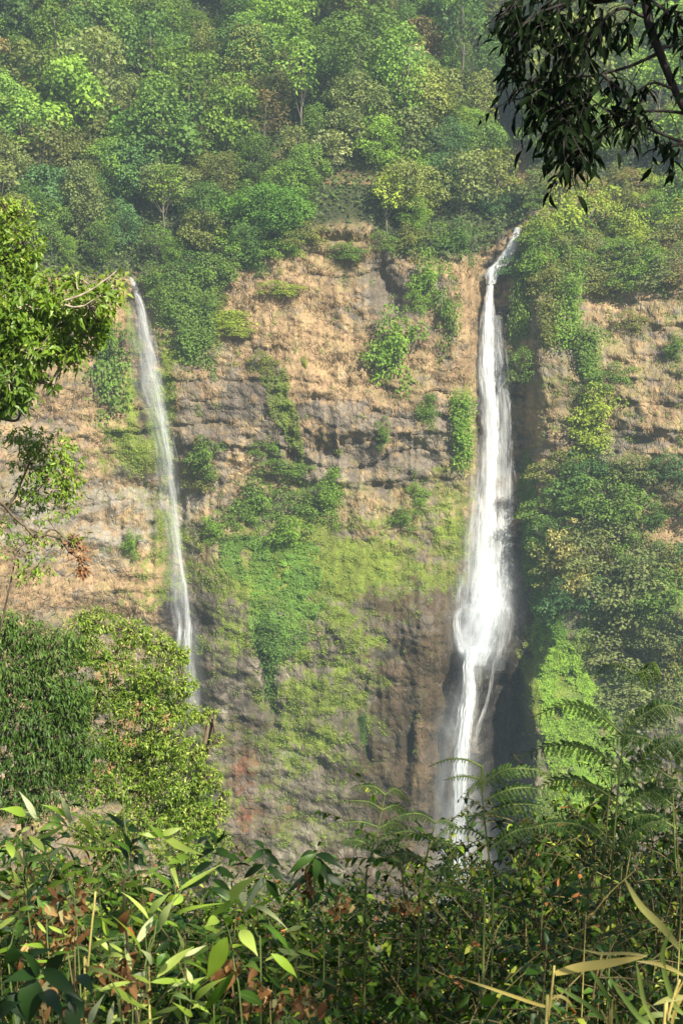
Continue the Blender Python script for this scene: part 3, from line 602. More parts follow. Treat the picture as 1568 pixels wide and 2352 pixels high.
# tree ferns
def make_fern(seed, n=13, L=2.6):
    global RNG; RNG = np.random.default_rng(seed)
    tk = MB(); fr = MB()
    tube(tk, curve((0, 0, -4), (0.2, 0, 4.0), (.15, 0, 0), 8), np.linspace(.16, .13, 8), 7)
    for i in range(n):
        a = i/n*6.283+RNG.normal()*.15; r = np.array([math.cos(a), math.sin(a), 0])
        t = np.linspace(0, 1, 14)[:, None]
        p = np.array([.2, 0, 4.0]) + r*L*t*RNG.uniform(.85, 1.1) + np.array([0, 0, 1])*(1.5*t-2.0*t*t)
        tube(fr, p, np.linspace(.03, .01, 14), 4)
        side = np.cross(r, [0, 0, 1])
        for j in range(1, 14):
            for s in (-1, 1):
                w = .75*math.sin(math.pi*min(1, (j/14)*.85+.12)); d = nrm(side*s + r*.35 + np.array([0, 0, -.25]))
                fr.stamp(L1[0], L1[1], basis(d[None], np.array([[0, 0, 1.0]]), [w], [.22]), p[j][None], [.7], L1[2])
    return tk.mesh('tree_fern_trunk', M_branch), fr.mesh('tree_fern_fronds', M_forest)
FM = make_fern(3)
for (px, py, s, lab) in ((112, 186, 1.5, 'tree fern with an umbrella of light green fronds on a reddish trunk'), (4, 232, 2.2, 'large pale tree fern cut by the left picture edge')):
    p = displaced(np.array([float(px)]), np.array([float(py+55)]))[0]; q = P(px, py, p[1]-9); sc = s*1.3
    o = empty('tree_fern', (q.x-.2*sc, q.y, q.z-4*sc), lab, 'tree fern', 'tree ferns in the upper left jungle'); o.scale = (sc,)*3
    put('trunk', FM[0], o); c = put('fronds', FM[1], o); c.color = (.24, .36, .09, 1)

# shrubs, creepers and bushes on the cliff face
def make_bush(seed, r=(2, 1.6, 2), nl=24, leaf=.15, dens=1.0, tb=.5, droop=.35):
    global RNG; RNG = np.random.default_rng(seed); cw = MB(); st = MB(); r = np.array(r, float)
    for i in range(nl):
        d = rdir(1)[0]; d[1] = -abs(d[1]); c = d*r*RNG.uniform(.3, .95); rad = r.min()*RNG.uniform(.22, .42)
        lobe_leaves(cw, c, rad*np.array([1, .9, .85]), int(dens*8*(rad/leaf)**2)+5, leaf, droop=droop, tb=tb+RNG.uniform(-.16, .16))
        tube(st, curve((0, 1.0, -r[2]*.4), c, (0, 0, -.2), 5), np.linspace(.08, .03, 5), 4)
    return st.mesh('bush_stems', M_trunk), cw.mesh('bush_foliage', M_forest)
def make_vine(seed, w=1.6, h=7, leaf=.17, n=4200):
    """hanging curtain of creeper with ragged lower end, a few strands"""
    global RNG; RNG = np.random.default_rng(seed); cw = MB(); st = MB()
    for k in range(6):
        x0 = RNG.uniform(-.8, .8)*w*.5; ln = h*RNG.uniform(.5, 1.0)
        p = curve((x0, .15, h*.5), (x0+RNG.normal()*.4, .15, h*.5-ln), (RNG.normal()*.3, -.2, 0), 12, .06)
        tube(st, p, np.linspace(.06, .03, 12), 4)
        m = int(n/6*ln/h); i = RNG.integers(0, 12, m); T = p[i] + RNG.normal(size=(m, 3))*np.array([w*.16, .28, .35])
        T[:, 1] -= .2*np.abs(RNG.normal(size=m)) + .25*np.sin(T[:, 2]*1.7+x0*3)
        nn = nrm(np.array([0, -1, .45]) + .6*RNG.normal(size=(m, 3))); ax = nrm(np.array([0, -.3, -1]) + .7*RNG.normal(size=(m, 3)))
        cw.stamp(L1[0], L1[1], basis(ax, nn, leaf*RNG.uniform(.6, 1.3, m), leaf*RNG.uniform(.7, 1.5, m)), T, np.clip(.5+RNG.normal(size=m)*.16, 0, 1), L1[2])
    return st.mesh('vine_stems', M_branch), cw.mesh('vine_leaves', M_forest)
BV = [make_bush(31), make_bush(32, (2.4, 1.4, 1.7), 26, .14), make_bush(33, (1.7, 1.4, 2.4), 26, .17), make_bush(34, (2, 1.4, 1.6), 22, .12)]
VV = [make_vine(41), make_vine(42, 2.2, 6), make_vine(43, 1.2, 8, .15)]
def on_cliff(name, var, px, py, w, h, col, label, cat, parts, nomw, nomh, group=None, yo=-.3):
    p = displaced(np.array([float(px)]), np.array([float(py)]))[0]; m = .0807*p[1]/262*1.02
    o = empty(name, (p[0], p[1]+yo, p[2]), label, cat, group); sx, sz = 1.42*w*m/nomw, 1.38*h*m/nomh
    o.scale = (sx, min(2.2, max(.6, (sx+sz)/2)), sz)
    for nm, me in zip(parts, var): c = put(nm, me, o); c.color = (col[0]*1.5, col[1]*1.45, col[2]*1.2, 1)
    return o
LIME, BRT, MID, DEEP, OLV, GRY, PALE, BLU = (.17,.23,.035), (.11,.20,.03), (.085,.15,.03), (.06,.12,.028), (.12,.14,.04), (.11,.14,.055), (.27,.26,.11), (.045,.105,.04)
bushes = [
 (910,812,100,140,0,BRT,'round bright green bush growing alone from the middle of the bare cliff'),
 (236,890,115,200,2,MID,'dense green bushy tree clinging to the cliff left of the thin waterfall'),
 (262,800,60,90,0,MID,'smaller bush on top of the dense tree left of the thin waterfall'),
 (398,660,70,80,1,MID,'bush at the rim just right of the thin waterfall lip'),
 (480,645,80,80,0,MID,'rounded green bush hanging below the rim, right of the thin fall'),
 (545,585,80,70,2,BRT,'bright bush with drooping clusters on the rim edge'),
 (545,762,60,30,3,LIME,'low lime bush at the end of the creeping vines'),
 (650,665,70,36,3,LIME,'small lime shrub on the tan grass below the rim'),
 (610,840,46,60,3,OLV,'olive ground shrub above the long green patch'),
 (699,836,12,30,2,LIME,'tiny yellow sprig standing on the bare cliff'),
 (985,650,66,90,0,BRT,'bright green bush below the rim left of the main waterfall'),
 (1026,735,50,130,2,MID,'narrow dark shrub left of the upper main waterfall'),
 (960,700,40,60,3,BRT,'small bright shrub beside the dark rock hollow'),
 (800,582,60,40,3,MID,'green shrub under the brown scrub bank at the rim'),
 (475,1050,64,70,0,MID,'round green bush right of the thin waterfall at mid height'),
 (460,1100,50,70,3,OLV,'olive shrub under the round bush by the thin waterfall'),
 (612,1028,50,50,1,MID,'shrub at the foot of the long green patch'),
 (660,1075,90,40,3,MID,'spreading shrub on the rock shelf'),
 (600,1160,100,90,0,MID,'left big bush of the thicket in the centre of the cliff'),
 (680,1170,90,70,1,MID,'middle bush of the thicket in the centre of the cliff'),
 (670,1230,80,60,4-4,BRT,'bright bush at the lower edge of the central thicket'),
 (750,1135,56,46,3,MID,'right bush of the central thicket'),
 (560,1190,60,60,1,MID,'left outlying bush of the central thicket'),
 (490,1216,46,60,2,BRT,'bright bush right of the thin waterfall near the moss'),
 (930,1190,56,40,0,MID,'small round shrub on the mossy slope left of the main fall'),
 (960,1140,40,60,3,BRT,'bright small shrub under the rock columns'),
 (306,1250,36,50,0,BRT,'small green bush left of the thin waterfall, lower part'),
 (878,1000,30,60,2,MID,'narrow shrub at the rock ledge in mid cliff'),
 (1200,610,70,70,1,BLU,'dark shrub right of the main waterfall lip'),
 (1215,850,60,90,3,MID,'shrub on the shaded buttress right of the main fall'),
 (1372,955,90,100,0,LIME,'large lime bush on the right buttress'),
 (1350,1020,80,70,2,LIME,'lime bush under the large one on the right buttress'),
 (1402,872,70,60,1,MID,'green bush above the large lime bush'),
 (1300,520,120,130,0,LIME,'big lime tree-like bush above the right buttress'),
 (1345,470,90,80,1,LIME,'upper lime bush beside the big one above the buttress'),
 (1330,1120,110,110,0,DEEP,'big dark green bushy tree on the right buttress, left half'),
 (1415,1130,110,110,1,MID,'big green bushy tree on the right buttress, right half'),
 (1350,1180,120,70,2,DEEP,'dark bush at the foot of the big buttress trees'),
 (1300,1285,80,130,2,PALE,'pale yellow-flowering tree right of the main waterfall'),
 (1330,1340,60,90,0,PALE,'lower pale tree below the yellow-flowering one'),
 (1410,1270,140,130,1,GRY,'grey-green tree in the right lower scrub, topmost'),
 (1490,1370,150,150,0,GRY,'wide grey-green tree near the right edge of the scrub'),
 (1400,1400,120,140,2,GRY,'grey-green tree in the middle of the right lower scrub'),
 (1470,1490,150,120,1,GRY,'low grey-green tree at the foot of the right scrub'),
 (1545,1480,90,160,2,OLV,'olive tree cut by the right edge, lower scrub'),
 (1550,1330,80,110,0,OLV,'olive tree cut by the right edge, upper scrub'),
 (1450,1600,160,110,0,GRY,'pale grey shrub mass right of the bright creeper mat'),
 (1550,1620,90,130,1,GRY,'grey shrub at the right edge beside the ferns'),
 (1510,1190,60,50,0,DEEP,'small dark bush beside the red earth patch'),
 (1450,590,100,70,3,MID,'scrub bush on the upper right slope'),
 (1540,560,90,80,1,OLV,'olive bush at the right edge of the upper slope'),
 (1400,620,70,60,0,BRT,'bright bush in the upper right scrub'),
 (1500,650,80,70,3,BRT,'bright low bush high on the right slope'),
 (1550,800,40,50,0,MID,'small bush at the right edge beside the tan rock'),
 (1240,600,60,80,1,MID,'green bush beside the big lime tree-like bush'),
 (1270,660,70,60,3,OLV,'olive scrub bush above the hanging vines'),
 (1450,740,50,50,3,OLV,'olive bush in the middle of the tan buttress'),
 (1060,560,70,70,0,DEEP,'dark bush left of the main waterfall lip'),
 (1000,560,80,70,1,MID,'green bush on the rim left of the main waterfall'),
 (940,560,60,60,0,OLV,'olive bush on the rim beside the slender tree'),
 (1110,480,80,70,2,BLU,'dark shrub overhanging the stream above the main waterfall'),
 (1165,470,50,60,1,BLU,'small dark shrub in the stream bed above the lip'),
 (700,545,60,50,1,OLV,'olive bush at the left corner of the brown scrub bank'),
 (885,560,50,50,3,MID,'green bush at the right corner of the brown scrub bank'),
 (1240,440,70,60,0,GRY,'grey shrub right of the dry stream bed'),
]
for (px, py, w, h, v, c, lab) in bushes:
    on_cliff('cliff_bush', BV[v % 4], px, py, w, h, c, lab, 'bush', ('stems', 'foliage'), 3.4, 3.6 if v != 2 else 4.4, 'bushes growing on the cliff')
rj = random.Random(9); n = 0
slots = []
for yy in range(430, 660, 44):
    for xx in range(1250, 1640, 52):
        slots.append((xx+rj.uniform(-18, 18), yy+rj.uniform(-14, 14)))
rowk = {}
for (px, py) in slots:
    ci = rj.choice([MID, OLV, OLV, GRY, LIME, BRT, (.16, .14, .06)]); cn = {MID: 'mid-green', OLV: 'olive', GRY: 'grey-green', LIME: 'lime', BRT: 'bright green'}.get(ci, 'brownish')
    r_ = int((py-410)//44); k = rowk.get(r_, 0); rowk[r_] = k+1
    on_cliff('scrub_bush', BV[rj.randrange(4)], px, py, rj.uniform(50, 85), rj.uniform(45, 75), ci, '%s scrub bush on the upper right slope, %s along row %s from the top' % (cn, ORD[k], ['one', 'two', 'three', 'four', 'five', 'six', 'seven', 'eight'][max(0, r_)]), 'bush', ('stems', 'foliage'), 3.4, 3.6, 'scrub bushes on the upper right slope')
rj = random.Random(31); rk = 0
for yy in range(1090, 1640, 74):
    rk += 1
    for k, xx in enumerate(range(1262+(rk % 2)*30, 1620, 84)):
        px, py = xx+rj.uniform(-18, 18), yy+rj.uniform(-16, 16)
        if px < 1440 and py > 1400: continue
        if 1470 < px < 1570 and 1080 < py < 1300: continue
        ci = rj.choice([MID, MID, DEEP, OLV, GRY, GRY, BLU]); cn = {MID: 'mid-green', OLV: 'olive', GRY: 'grey-green', DEEP: 'deep green', BLU: 'bluish green'}[ci]
        on_cliff('buttress_tree', BV[rj.randrange(4)], px, py, rj.uniform(60, 105), rj.uniform(60, 100), ci, '%s bushy tree on the lower right buttress, %s along row %s' % (cn, ORD[k], ['one', 'two', 'three', 'four', 'five', 'six', 'seven', 'eight', 'nine'][rk-1]), 'bush', ('stems', 'foliage'), 3.4, 3.6, 'bushy trees covering the lower right buttress')
for k, (px, py, w, h, v, c) in enumerate([(360,640,60,50,0,MID),(430,620,70,60,1,DEEP),(515,625,60,60,2,MID),(590,590,70,60,0,DEEP),(650,570,60,60,1,BRT),(385,690,50,60,3,MID),(455,700,46,70,2,MID),(500,690,40,50,3,OLV)]):
    on_cliff('rim_bush', BV[v], px, py, w, h, c, 'leafy bush overhanging the cliff rim right of the thin waterfall, %s from the left' % ORD[k], 'bush', ('stems', 'foliage'), 3.4, 3.6, 'bushes overhanging the rim')
vines = [
 (425,790,50,170,0,MID,'hanging vine curtain right of the thin waterfall, longest one'),
 (482,790,36,150,2,MID,'second vine curtain right of the thin waterfall, narrower'),
 (395,720,50,90,1,MID,'leafy creeper under the rim bush by the thin waterfall'),
 (520,745,80,40,1,LIME,'creeper running sideways over the tan rock'),
 (1052,1005,46,130,0,BRT,'creeper curtain left of the main waterfall at mid height'),
 (1200,760,46,200,1,MID,'vine curtain right of the upper main waterfall'),
 (1312,790,40,200,2,BRT,'long hanging vine on the tan buttress'),
 (1340,860,50,140,0,MID,'vine beside the long hanging one on the buttress'),
 (765,1150,30,100,2,BRT,'narrow bright vine in the central thicket'),
 (985,950,30,60,2,MID,'small vine hanging on the grey ledge'),
 (1250,780,40,120,0,OLV,'olive vine between waterfall and tan buttress'),
 (620,1590,34,230,2,DEEP,'dark green vine running down the brown lower cliff'),
 (612,1490,50,90,0,DEEP,'dark vine top below the creeper mat'),
 (835,1700,16,90,2,DEEP,'thin dark vine in a crack of the lower cliff'),
]
for (px, py, w, h, v, c, lab) in vines:
    on_cliff('hanging_vine', VV[v], px, py, w, h, c, lab, 'vine', ('stems', 'leaves'), [1.9, 2.6, 1.5][v], [7, 6, 8][v], 'vines hanging on the cliff', -.4)

# creeper mats: leafy sheets that hug the rock
def mat_cover(name, polys, n, leaf, col, label, cat='creeper', kind=None, group=None, wkeys=None, thr=.35, off=.25, tb=.5):
    global RNG; mb = MB(); got = []
    px = []; py = []
    for (cx, cy, rx, ry, rot) in polys:
        m = int(n*rx*ry/sum(q[2]*q[3] for q in polys)); u = RNG.random(m)**.5; a = RNG.random(m)*6.283
        x, y = rx*u*np.cos(a), ry*u*np.sin(a); c, s = math.cos(R(rot)), math.sin(R(rot))
        px.append(cx + x*c - y*s); py.append(cy + x*s + y*c)
    px = np.concatenate(px); py = np.concatenate(py)
    if wkeys:
        w = sum(weight(k, px, py)*f for k, f in wkeys.items()); keep = RNG.random(len(px)) < ss(thr-.15, thr+.25, w); px, py = px[keep], py[keep]
    else:
        q0 = pt(px, py, 260); keep = (fbm(q0[:, 0]/3, q0[:, 2]/3, 0, 3, 313) + 0.9 + .0*px) > .35; px, py = px[keep], py[keep]
    p = displaced(px, py); m = len(p)
    lump = .5+.5*fbm(p[:, 0]/1.3, p[:, 2]/1.0, 0, 3, 55)
    T = p + np.stack([0*lump, -off*(.3+1.6*lump)-.12*RNG.random(m), 0*lump], -1)
    nn = nrm(np.array([0, -1, .6]) + .55*RNG.normal(size=(m, 3))); ax = nrm(np.array([0, -.4, -1]) + .7*RNG.normal(size=(m, 3)))
    s = leaf*RNG.uniform(.6, 1.35, m)
    mb.stamp(L1[0], L1[1], basis(ax, nn, s, s*1.3), T, np.clip(tb+.25*(lump-.5)+RNG.normal(size=m)*.12, 0, 1), L1[2])
    o = mb.build(name, M_forest); o.color = (*col, 1)
    return tag(o, label, cat, group, kind)
CG = 'creeper mats on the lower cliff'
mat_cover('creeper_mat', [(600,1290,95,60,10),(650,1400,80,110,8),(700,1330,60,90,0),(560,1260,60,30,15),(620,1460,40,60,10)], 22000, .26, (.14,.26,.045), 'large bright green creeper mat in the centre of the mossy slope', group=CG)
mat_cover('creeper_mat', [(612,850,18,36,0),(640,920,26,60,-10),(650,890,16,50,0),(668,970,20,60,-8),(684,1030,14,50,-5)], 5500, .24, (.17,.23,.045), 'long narrow green creeper patch running down the middle of the bare cliff', group=CG)
mat_cover('creeper_mat', [(1330,1700,85,170,-12),(1290,1560,60,110,-20),(1370,1840,100,130,0),(1250,1480,30,70,-10)], 48000, .24, (.22,.37,.045), 'bright yellow-green creeper mat right of the lower waterfall', group=CG)
mat_cover('creeper_mat', [(1225,1270,28,150,-3),(1262,1400,30,90,-12),(1210,1120,20,80,0)], 12000, .26, (.11,.23,.03), 'dark green creeper strip on the edge of the right buttress', group=CG)
mat_cover('creeper_mat', [(1300,1960,150,160,0)], 14000, .28, (.15,.25,.04), 'lowest creeper slope behind the ferns, right of the waterfall', group=CG)
o = mat_cover('moss_tufts', [(700,1300,420,230,0),(700,1700,330,330,0),(1240,1560,80,150,0),(350,1000,120,420,0)], 85000, .19, (.23,.33,.045), 'low yellow-green moss and small herbs covering the damp lower cliff', 'moss', 'stuff', wkeys={'moss': 1.0}, thr=.5, off=.06)
o = mat_cover('cliff_undergrowth', [(700,1240,430,150,0),(1400,900,260,420,0),(620,1800,260,300,0),(1420,550,260,140,0),(430,800,120,220,0),(1000,700,110,170,0),(1400,1400,240,300,0),(150,1000,200,350,0)], 70000, .24, (.17,.26,.045), 'small leafy plants rooted in cracks all over the cliff', 'undergrowth', 'stuff', wkeys={'green': 1.0, 'moss': .25}, thr=.35, off=.18)

def clumps():
    global RNG; RNG = np.random.default_rng(404); mb = MB(); n = 5600
    px = RNG.uniform(-120, 1700, n); py = RNG.uniform(440, 1980, n)
    w = weight('green', px, py) + .35*weight('moss', px, py) + .16*weight('dry', px, py) + .09 + .16*(px > 1200)
    keep = (RNG.random(n) < w) & (py > rim(px)) & (np.abs(px-fallx(py)) > 62) & (np.abs(px-thinx(py)) > 34) & ~((px > 1060) & (px < 1185) & (py > 1350)); px, py = px[keep], py[keep]; p = displaced(px, py)
    for i in range(len(p)):
        r = RNG.uniform(.35, 1.25); m = int(44*r*r+10); d = rdir(m); d[:, 1] = -np.abs(d[:, 1]); T = p[i] + d*np.array([r, r*.6, r*RNG.uniform(.7, 1.5)])*RNG.uniform(.4, 1, m)[:, None] - np.array([0, .1, 0])
        nn = nrm(d + np.array([0, -.3, .6]) + .5*RNG.normal(size=(m, 3))); s = .2*RNG.uniform(.6, 1.3, m)
        mb.stamp(L1[0], L1[1], basis(rdir(m)+np.array([0, 0, -.5]), nn, s, s*1.2), T, np.clip(RNG.uniform(.3, .9)+RNG.normal(size=m)*.1, 0, 1), L1[2])
    o = mb.build('cliff_foliage', M_forest); o.color = (.17, .25, .045, 1); tag(o, 'countless small leafy clumps dotted over the cliff ledges', 'undergrowth', None, 'stuff')
clumps()
# dry grass tufts hanging on the cliff
def dry_grass():
    mb = MB(); n = 11000
    px = RNG.uniform(-150, 1720, n); py = RNG.uniform(440, 1420, n)
    w = weight('tan', px, py) + .8*weight('dry', px, py); keep = (RNG.random(n) < ss(.3, .8, w)) & (py > rim(px)); px, py = px[keep], py[keep]
    p = displaced(px, py); m = len(p); T = np.repeat(p, 5, 0) + RNG.normal(size=(m*5, 3))*.12
    d = nrm(np.stack([RNG.normal(size=m*5)*.45, -.75+.2*RNG.normal(size=m*5), -.35+.7*RNG.normal(size=m*5)], -1))
    nn = nrm(np.array([0, -.3, 1])+.4*RNG.normal(size=(m*5, 3))); L = RNG.uniform(.35, .95, m*5)
    tv, tq, ta = leaf_tpl(2, .10, .1, .55)
    mb.stamp(tv, tq, basis(d, nn, L, L*.8), T, np.clip(np.repeat(RNG.uniform(.1, .9, m), 5)+RNG.normal(size=m*5)*.1, 0, 1), ta)
    o = mb.build('dry_grass', leaf_mat('dry_grass', [(0, (.17, .125, .065)), (.5, (.27, .195, .105)), (1, (.38, .29, .16))], trans=.2, rough=.8, spec=.1))
    tag(o, 'tan dry grass tufts hanging all over the bare cliff', 'grass', None, 'stuff')
dry_grass()
# leafy understorey between the hillside trees
def under():
    mb = MB(); n = 60000
    px = RNG.uniform(-120, 1700, n); py = RNG.uniform(-170, 640, n); keep = (py < rim(px)+10) & (np.exp(-((px-1185)/28)**2-((py-390)/60)**2) < .4)
    keep &= ~((np.abs(px-795) < 95) & (py > 480) & (RNG.random(n) < .75)); px, py = px[keep], py[keep]; p = displaced(px, py); m = len(p)
    bump = .5+.5*fbm(p[:, 0]/3.5, p[:, 2]/3.5, 0, 3, 66)
    T = p + np.stack([0*bump, -1.0*bump, 2.2*bump*RNG.random(m)], -1)
    nn = nrm(np.array([0, -.7, 1]) + .8*RNG.normal(size=(m, 3))); ax = rdir(m); s = .62*RNG.uniform(.6, 1.35, m)
    mb.stamp(L1[0], L1[1], basis(ax, nn, s, s*1.2), T, np.clip(.35+.4*bump+RNG.normal(size=m)*.1, 0, 1), L1[2])
    o = mb.build('hillside_undergrowth', M_forest); o.color = (.075, .12, .033, 1)
    tag(o, 'tangled leafy undergrowth covering the slope between the jungle trees', 'undergrowth', None, 'stuff')
under()
# ------------------------------------------------------------------ trees on the near side of the gorge
DPX = 0.00031                       # one picture-grid pixel, in metres per metre of distance
def rosettes(mb, T, D, k, L, asp, droop, tb, tpl, spread=1.0, tj=.14):
    """k leaves fanning from each point T around direction D"""
    n = len(T); T2 = np.repeat(T, k, 0); D2 = np.repeat(D, k, 0); m = n*k
    ax = nrm(D2*.6 + spread*rdir(m)*.9 + np.array([0, 0, -droop]))
    nn = nrm(np.array([0, -.15, 1.0]) + .55*RNG.normal(size=(m, 3)) + D2*.5)
    s = L*RNG.uniform(.6, 1.25, m)
    mb.stamp(tpl[0], tpl[1], basis(ax, nn, s, s*asp), T2 + ax*(s*.08)[:, None] + RNG.normal(size=(m, 3))*L*.25, np.clip(np.repeat(tb, k)+RNG.normal(size=m)*tj, 0, 1), tpl[2])
def leafy(name, base, lobes, L, asp, k, dens, mat, label, cat, group=None, trunk_r=.15, droop=.5, tpl=L2, bark=None, depthr=.8, fill=.35, spread=1.0, trunk_to=0, twigs=True, lsc=1.0, via=None, tj=.14):
    """tree with hand-placed foliage lobes: (px, py, Y, rx, ry[, tint])"""
    global RNG
    o = empty(name, base, label, cat, group); tk = MB(); cw = MB()
    c0 = P(*lobes[trunk_to][:3]); ctr = np.array(c0)
    ctl = [np.array(base)-np.array((0, 0, .5))] + [np.array(v) for v in (via or [])] + [ctr]
    tr = spline(ctl, 14) if len(ctl) > 2 else curve(ctl[0], ctr, (0, 0, .3), 14, .03)
    tube(tk, tr, np.linspace(trunk_r, trunk_r*.4, 14), 8)
    done = [ctr]; order = sorted(range(len(lobes)), key=lambda q: np.linalg.norm(np.array(P(*lobes[q][:3]))-ctr))
    for qi in order:
        lb = lobes[qi]; px, py, Y, rx, ry = lb[:5]; tb = lb[5] if len(lb) > 5 else .5
        c = np.array(P(px, py, Y)); m = DPX*Y/.98; rx, ry = rx*lsc, ry*lsc; r = np.array([rx*m, min(rx, ry)*m*depthr, ry*m])
        near = min(done, key=lambda q: np.linalg.norm(q-c)); done.append(c)
        if np.linalg.norm(near-c) > .01: tube(tk, curve(near, c, (0, 0, -.08*np.linalg.norm(c-near)), 7, .02), np.linspace(trunk_r*.22, trunk_r*.12, 7), 5)
        n = max(6, int(dens*rx*ry*m*m/(L*L)*9)); d = rdir(n)
        rad = np.where(RNG.random(n) < fill, RNG.uniform(.25, 1, n), RNG.uniform(.8, 1.08, n))*(1+.22*vn(d[:, 0]*2.5+c[0], d[:, 1]*2.5, d[:, 2]*2.5+c[2]))
        T = c + d*rad[:, None]*r
        rosettes(cw, T, d, k, L, asp, droop, np.full(n, tb), tpl, spread, tj)
        if twigs:
            for i in range(0, n, max(1, n//14)): tube(tk, curve(c, T[i], (0, 0, -.05), 4), [trunk_r*.09, trunk_r*.06, trunk_r*.05, trunk_r*.04], 3, cap=False)
    tk.build('trunk', bark or M_branch, o); cw.build('foliage', mat, o)
    return o
M_leafA = leaf_mat('broad_green_leaves', [(0, (.05, .11, .012)), (.5, (.13, .23, .025)), (.85, (.25, .34, .045)), (1, (.42, .45, .12))], trans=.4, rough=.4, spec=.45)
M_leafD = leaf_mat('small_bright_leaves', [(0, (.035, .08, .010)), (.35, (.105, .20, .020)), (.7, (.23, .34, .04)), (1, (.48, .52, .14))], trans=.38, rough=.45, spec=.4)
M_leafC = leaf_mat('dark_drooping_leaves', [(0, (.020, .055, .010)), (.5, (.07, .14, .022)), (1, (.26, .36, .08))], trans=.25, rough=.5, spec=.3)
M_leafB = leaf_mat('dry_brown_leaves', [(0, (.10, .045, .02)), (.5, (.22, .11, .05)), (1, (.38, .24, .12))], trans=.2, rough=.7, spec=.15)
M_leafBr = leaf_mat('overhead_leaves', [(0, (.004, .009, .003)), (.7, (.008, .018, .004)), (.97, (.02, .045, .006)), (1, (.16, .16, .06))], trans=.15, rough=.7, spec=.05)  # shade under the crown is put into these near-black leaf colours
def gbase(x, y): return (x, y, float(ground_z(x, y)))
YA = 22
A1 = [(60,700,YA,80,55,.55),(20,740,YA,60,60,.5),(150,705,YA,70,48,.6),(205,700,YA-.5,50,35,.62),(235,668,YA,35,20,.6),(262,657,YA,30,20,.65),(240,690,YA-.2,34,24,.6),(215,730,YA,34,26,.55),(190,640,YA+.2,40,18,.6),(110,780,YA+.3,80,42,.45),(190,765,YA,48,38,.5),(40,800,YA,70,60,.45),(30,890,YA-.2,50,50,.4),(80,800,YA-.3,60,50,.5),(0,860,YA,60,90,.4),(120,650,YA+.4,60,26,.62),(20,870,YA-.4,36,50,.4),(150,812,YA,34,28,.6),(60,850,YA+.3,40,24,.35),(180,790,YA,40,20,.5),(10,915,YA,22,30,.35),(122,880,YA,10,12,.2),(-60,760,YA,70,130,.5),(60,740,YA+.8,90,60,.3),(140,745,YA+.6,80,45,.35)]
tA = leafy('broadleaf_tree', gbase(-7.6, 22), A1, .155, .8, 5, 1.35, M_leafA, 'broad-leaved tree reaching in from the left edge in front of the thin waterfall', 'tree', trunk_r=.2, droop=.55, tpl=leaf_tpl(2, .24, .35, .25), bark=M_palebranch, trunk_to=16, via=[(-7.6, 22, -5)], spread=1.1)
mb = MB()
for a, b, r in (((150,690),(268,622),.022),((180,665),(176,632),.015),((196,655),(192,636),.012),((150,700),(215,688),.02)):
    tube(mb, curve(P(a[0],a[1],YA-.9), P(b[0],b[1],YA-.9), (0,0,-.06), 8, .012), np.linspace(r, r*.3, 8), 6)
mb.build('bare_branch', M_palebranch, tA)
leafy('small_leaved_tree', gbase(-9.0, 26), [(25,500,26,48,40,.6),(50,560,26,46,50,.55),(10,600,26,60,60,.5),(60,610,26,34,40,.5),(-60,560,26,70,110,.5),(10,470,26,22,24,.7),(30,650,26,50,30,.4)], .11, .8, 4, 1.1, M_leafD, 'yellowish small-leaved tree top at the left edge above the broad-leaved branches', 'tree', trunk_r=.18, droop=.5, tpl=leaf_tpl(2, .28, .3, .2), trunk_to=4, via=[(-8.6, 26, -5)])
B1 = [(100,1020,24,60,34,.6),(140,1060,24,48,46,.6),(70,1060,24,44,44,.5),(155,1120,24,36,44,.6),(100,1110,24,50,40,.45),(60,1150,24.5,46,32,.5),(150,1165,24,26,18,.6),(50,1000,24.4,40,20,.5)]
leafy('sapling_tree', gbase(-6.9, 24), B1, .105, .75, 4, .95, M_leafD, 'leafy spray of fine bright leaves at the left edge, halfway down', 'tree', trunk_r=.045, droop=.6, tpl=leaf_tpl(2, .26, .3, .2), trunk_to=2, via=[(-6.9, 24, -8)])
B2 = [(80,1230,23,40,26,.5),(40,1260,23,36,30,.5),(85,1300,23,44,30,.6),(60,1325,23,36,16,.6),(20,1210,23,36,26,.4),(150,1240,23,40,16,.45),(110,1190,23,40,14,.5)]
tB = leafy('sapling_tree', gbase(-6.5, 23), B2, .10, .75, 4, .5, M_leafD, 'sparse crooked twiggy tree at the left edge under the bright leafy spray', 'tree', trunk_r=.035, droop=.5, tpl=leaf_tpl(2, .26, .3, .2), trunk_to=1, via=[(-6.4, 23, -10)])
mb = MB(); mt = MB()
for (cx, cy, rx, ry) in ((182,1270,22,36),(190,1310,14,18),(170,1240,16,14)):
    c = np.array(P(cx, cy, 23)); m = DPX*23; n = 40; d = rdir(n); rosettes(mb, c+d*RNG.uniform(.3,1,n)[:, None]*np.array([rx*m,rx*m,ry*m]), d, 3, .09, .8, .8, np.full(n,.5), L2)
mb.build('withered_leaves', M_leafB, tB)
for a in (((0,1150),(60,1210),(150,1240),(185,1260)), ((60,1210),(90,1240),(120,1215),(165,1250)), ((0,960),(40,965),(48,930),(40,890)), ((140,1235),(160,1265),(205,1300))):
    tube(mt, spline([P(x, y, 22.9) for x, y in a], 12), np.linspace(.03, .012, 12), 5)
mt.build('twig', M_branch, tB)
C1 = [(40,1450,34,80,40,.5),(120,1490,34,70,50,.45),(20,1540,34,90,70,.4),(110,1570,34,80,60,.4),(40,1640,34,100,70,.35),(130,1660,34,70,70,.35),(60,1740,34,110,70,.3),(160,1610,34,50,60,.4),(0,1430,34,50,30,.55),(180,1720,34,60,60,.35),(-70,1600,34,80,180,.35),(60,1820,34,120,60,.3)]
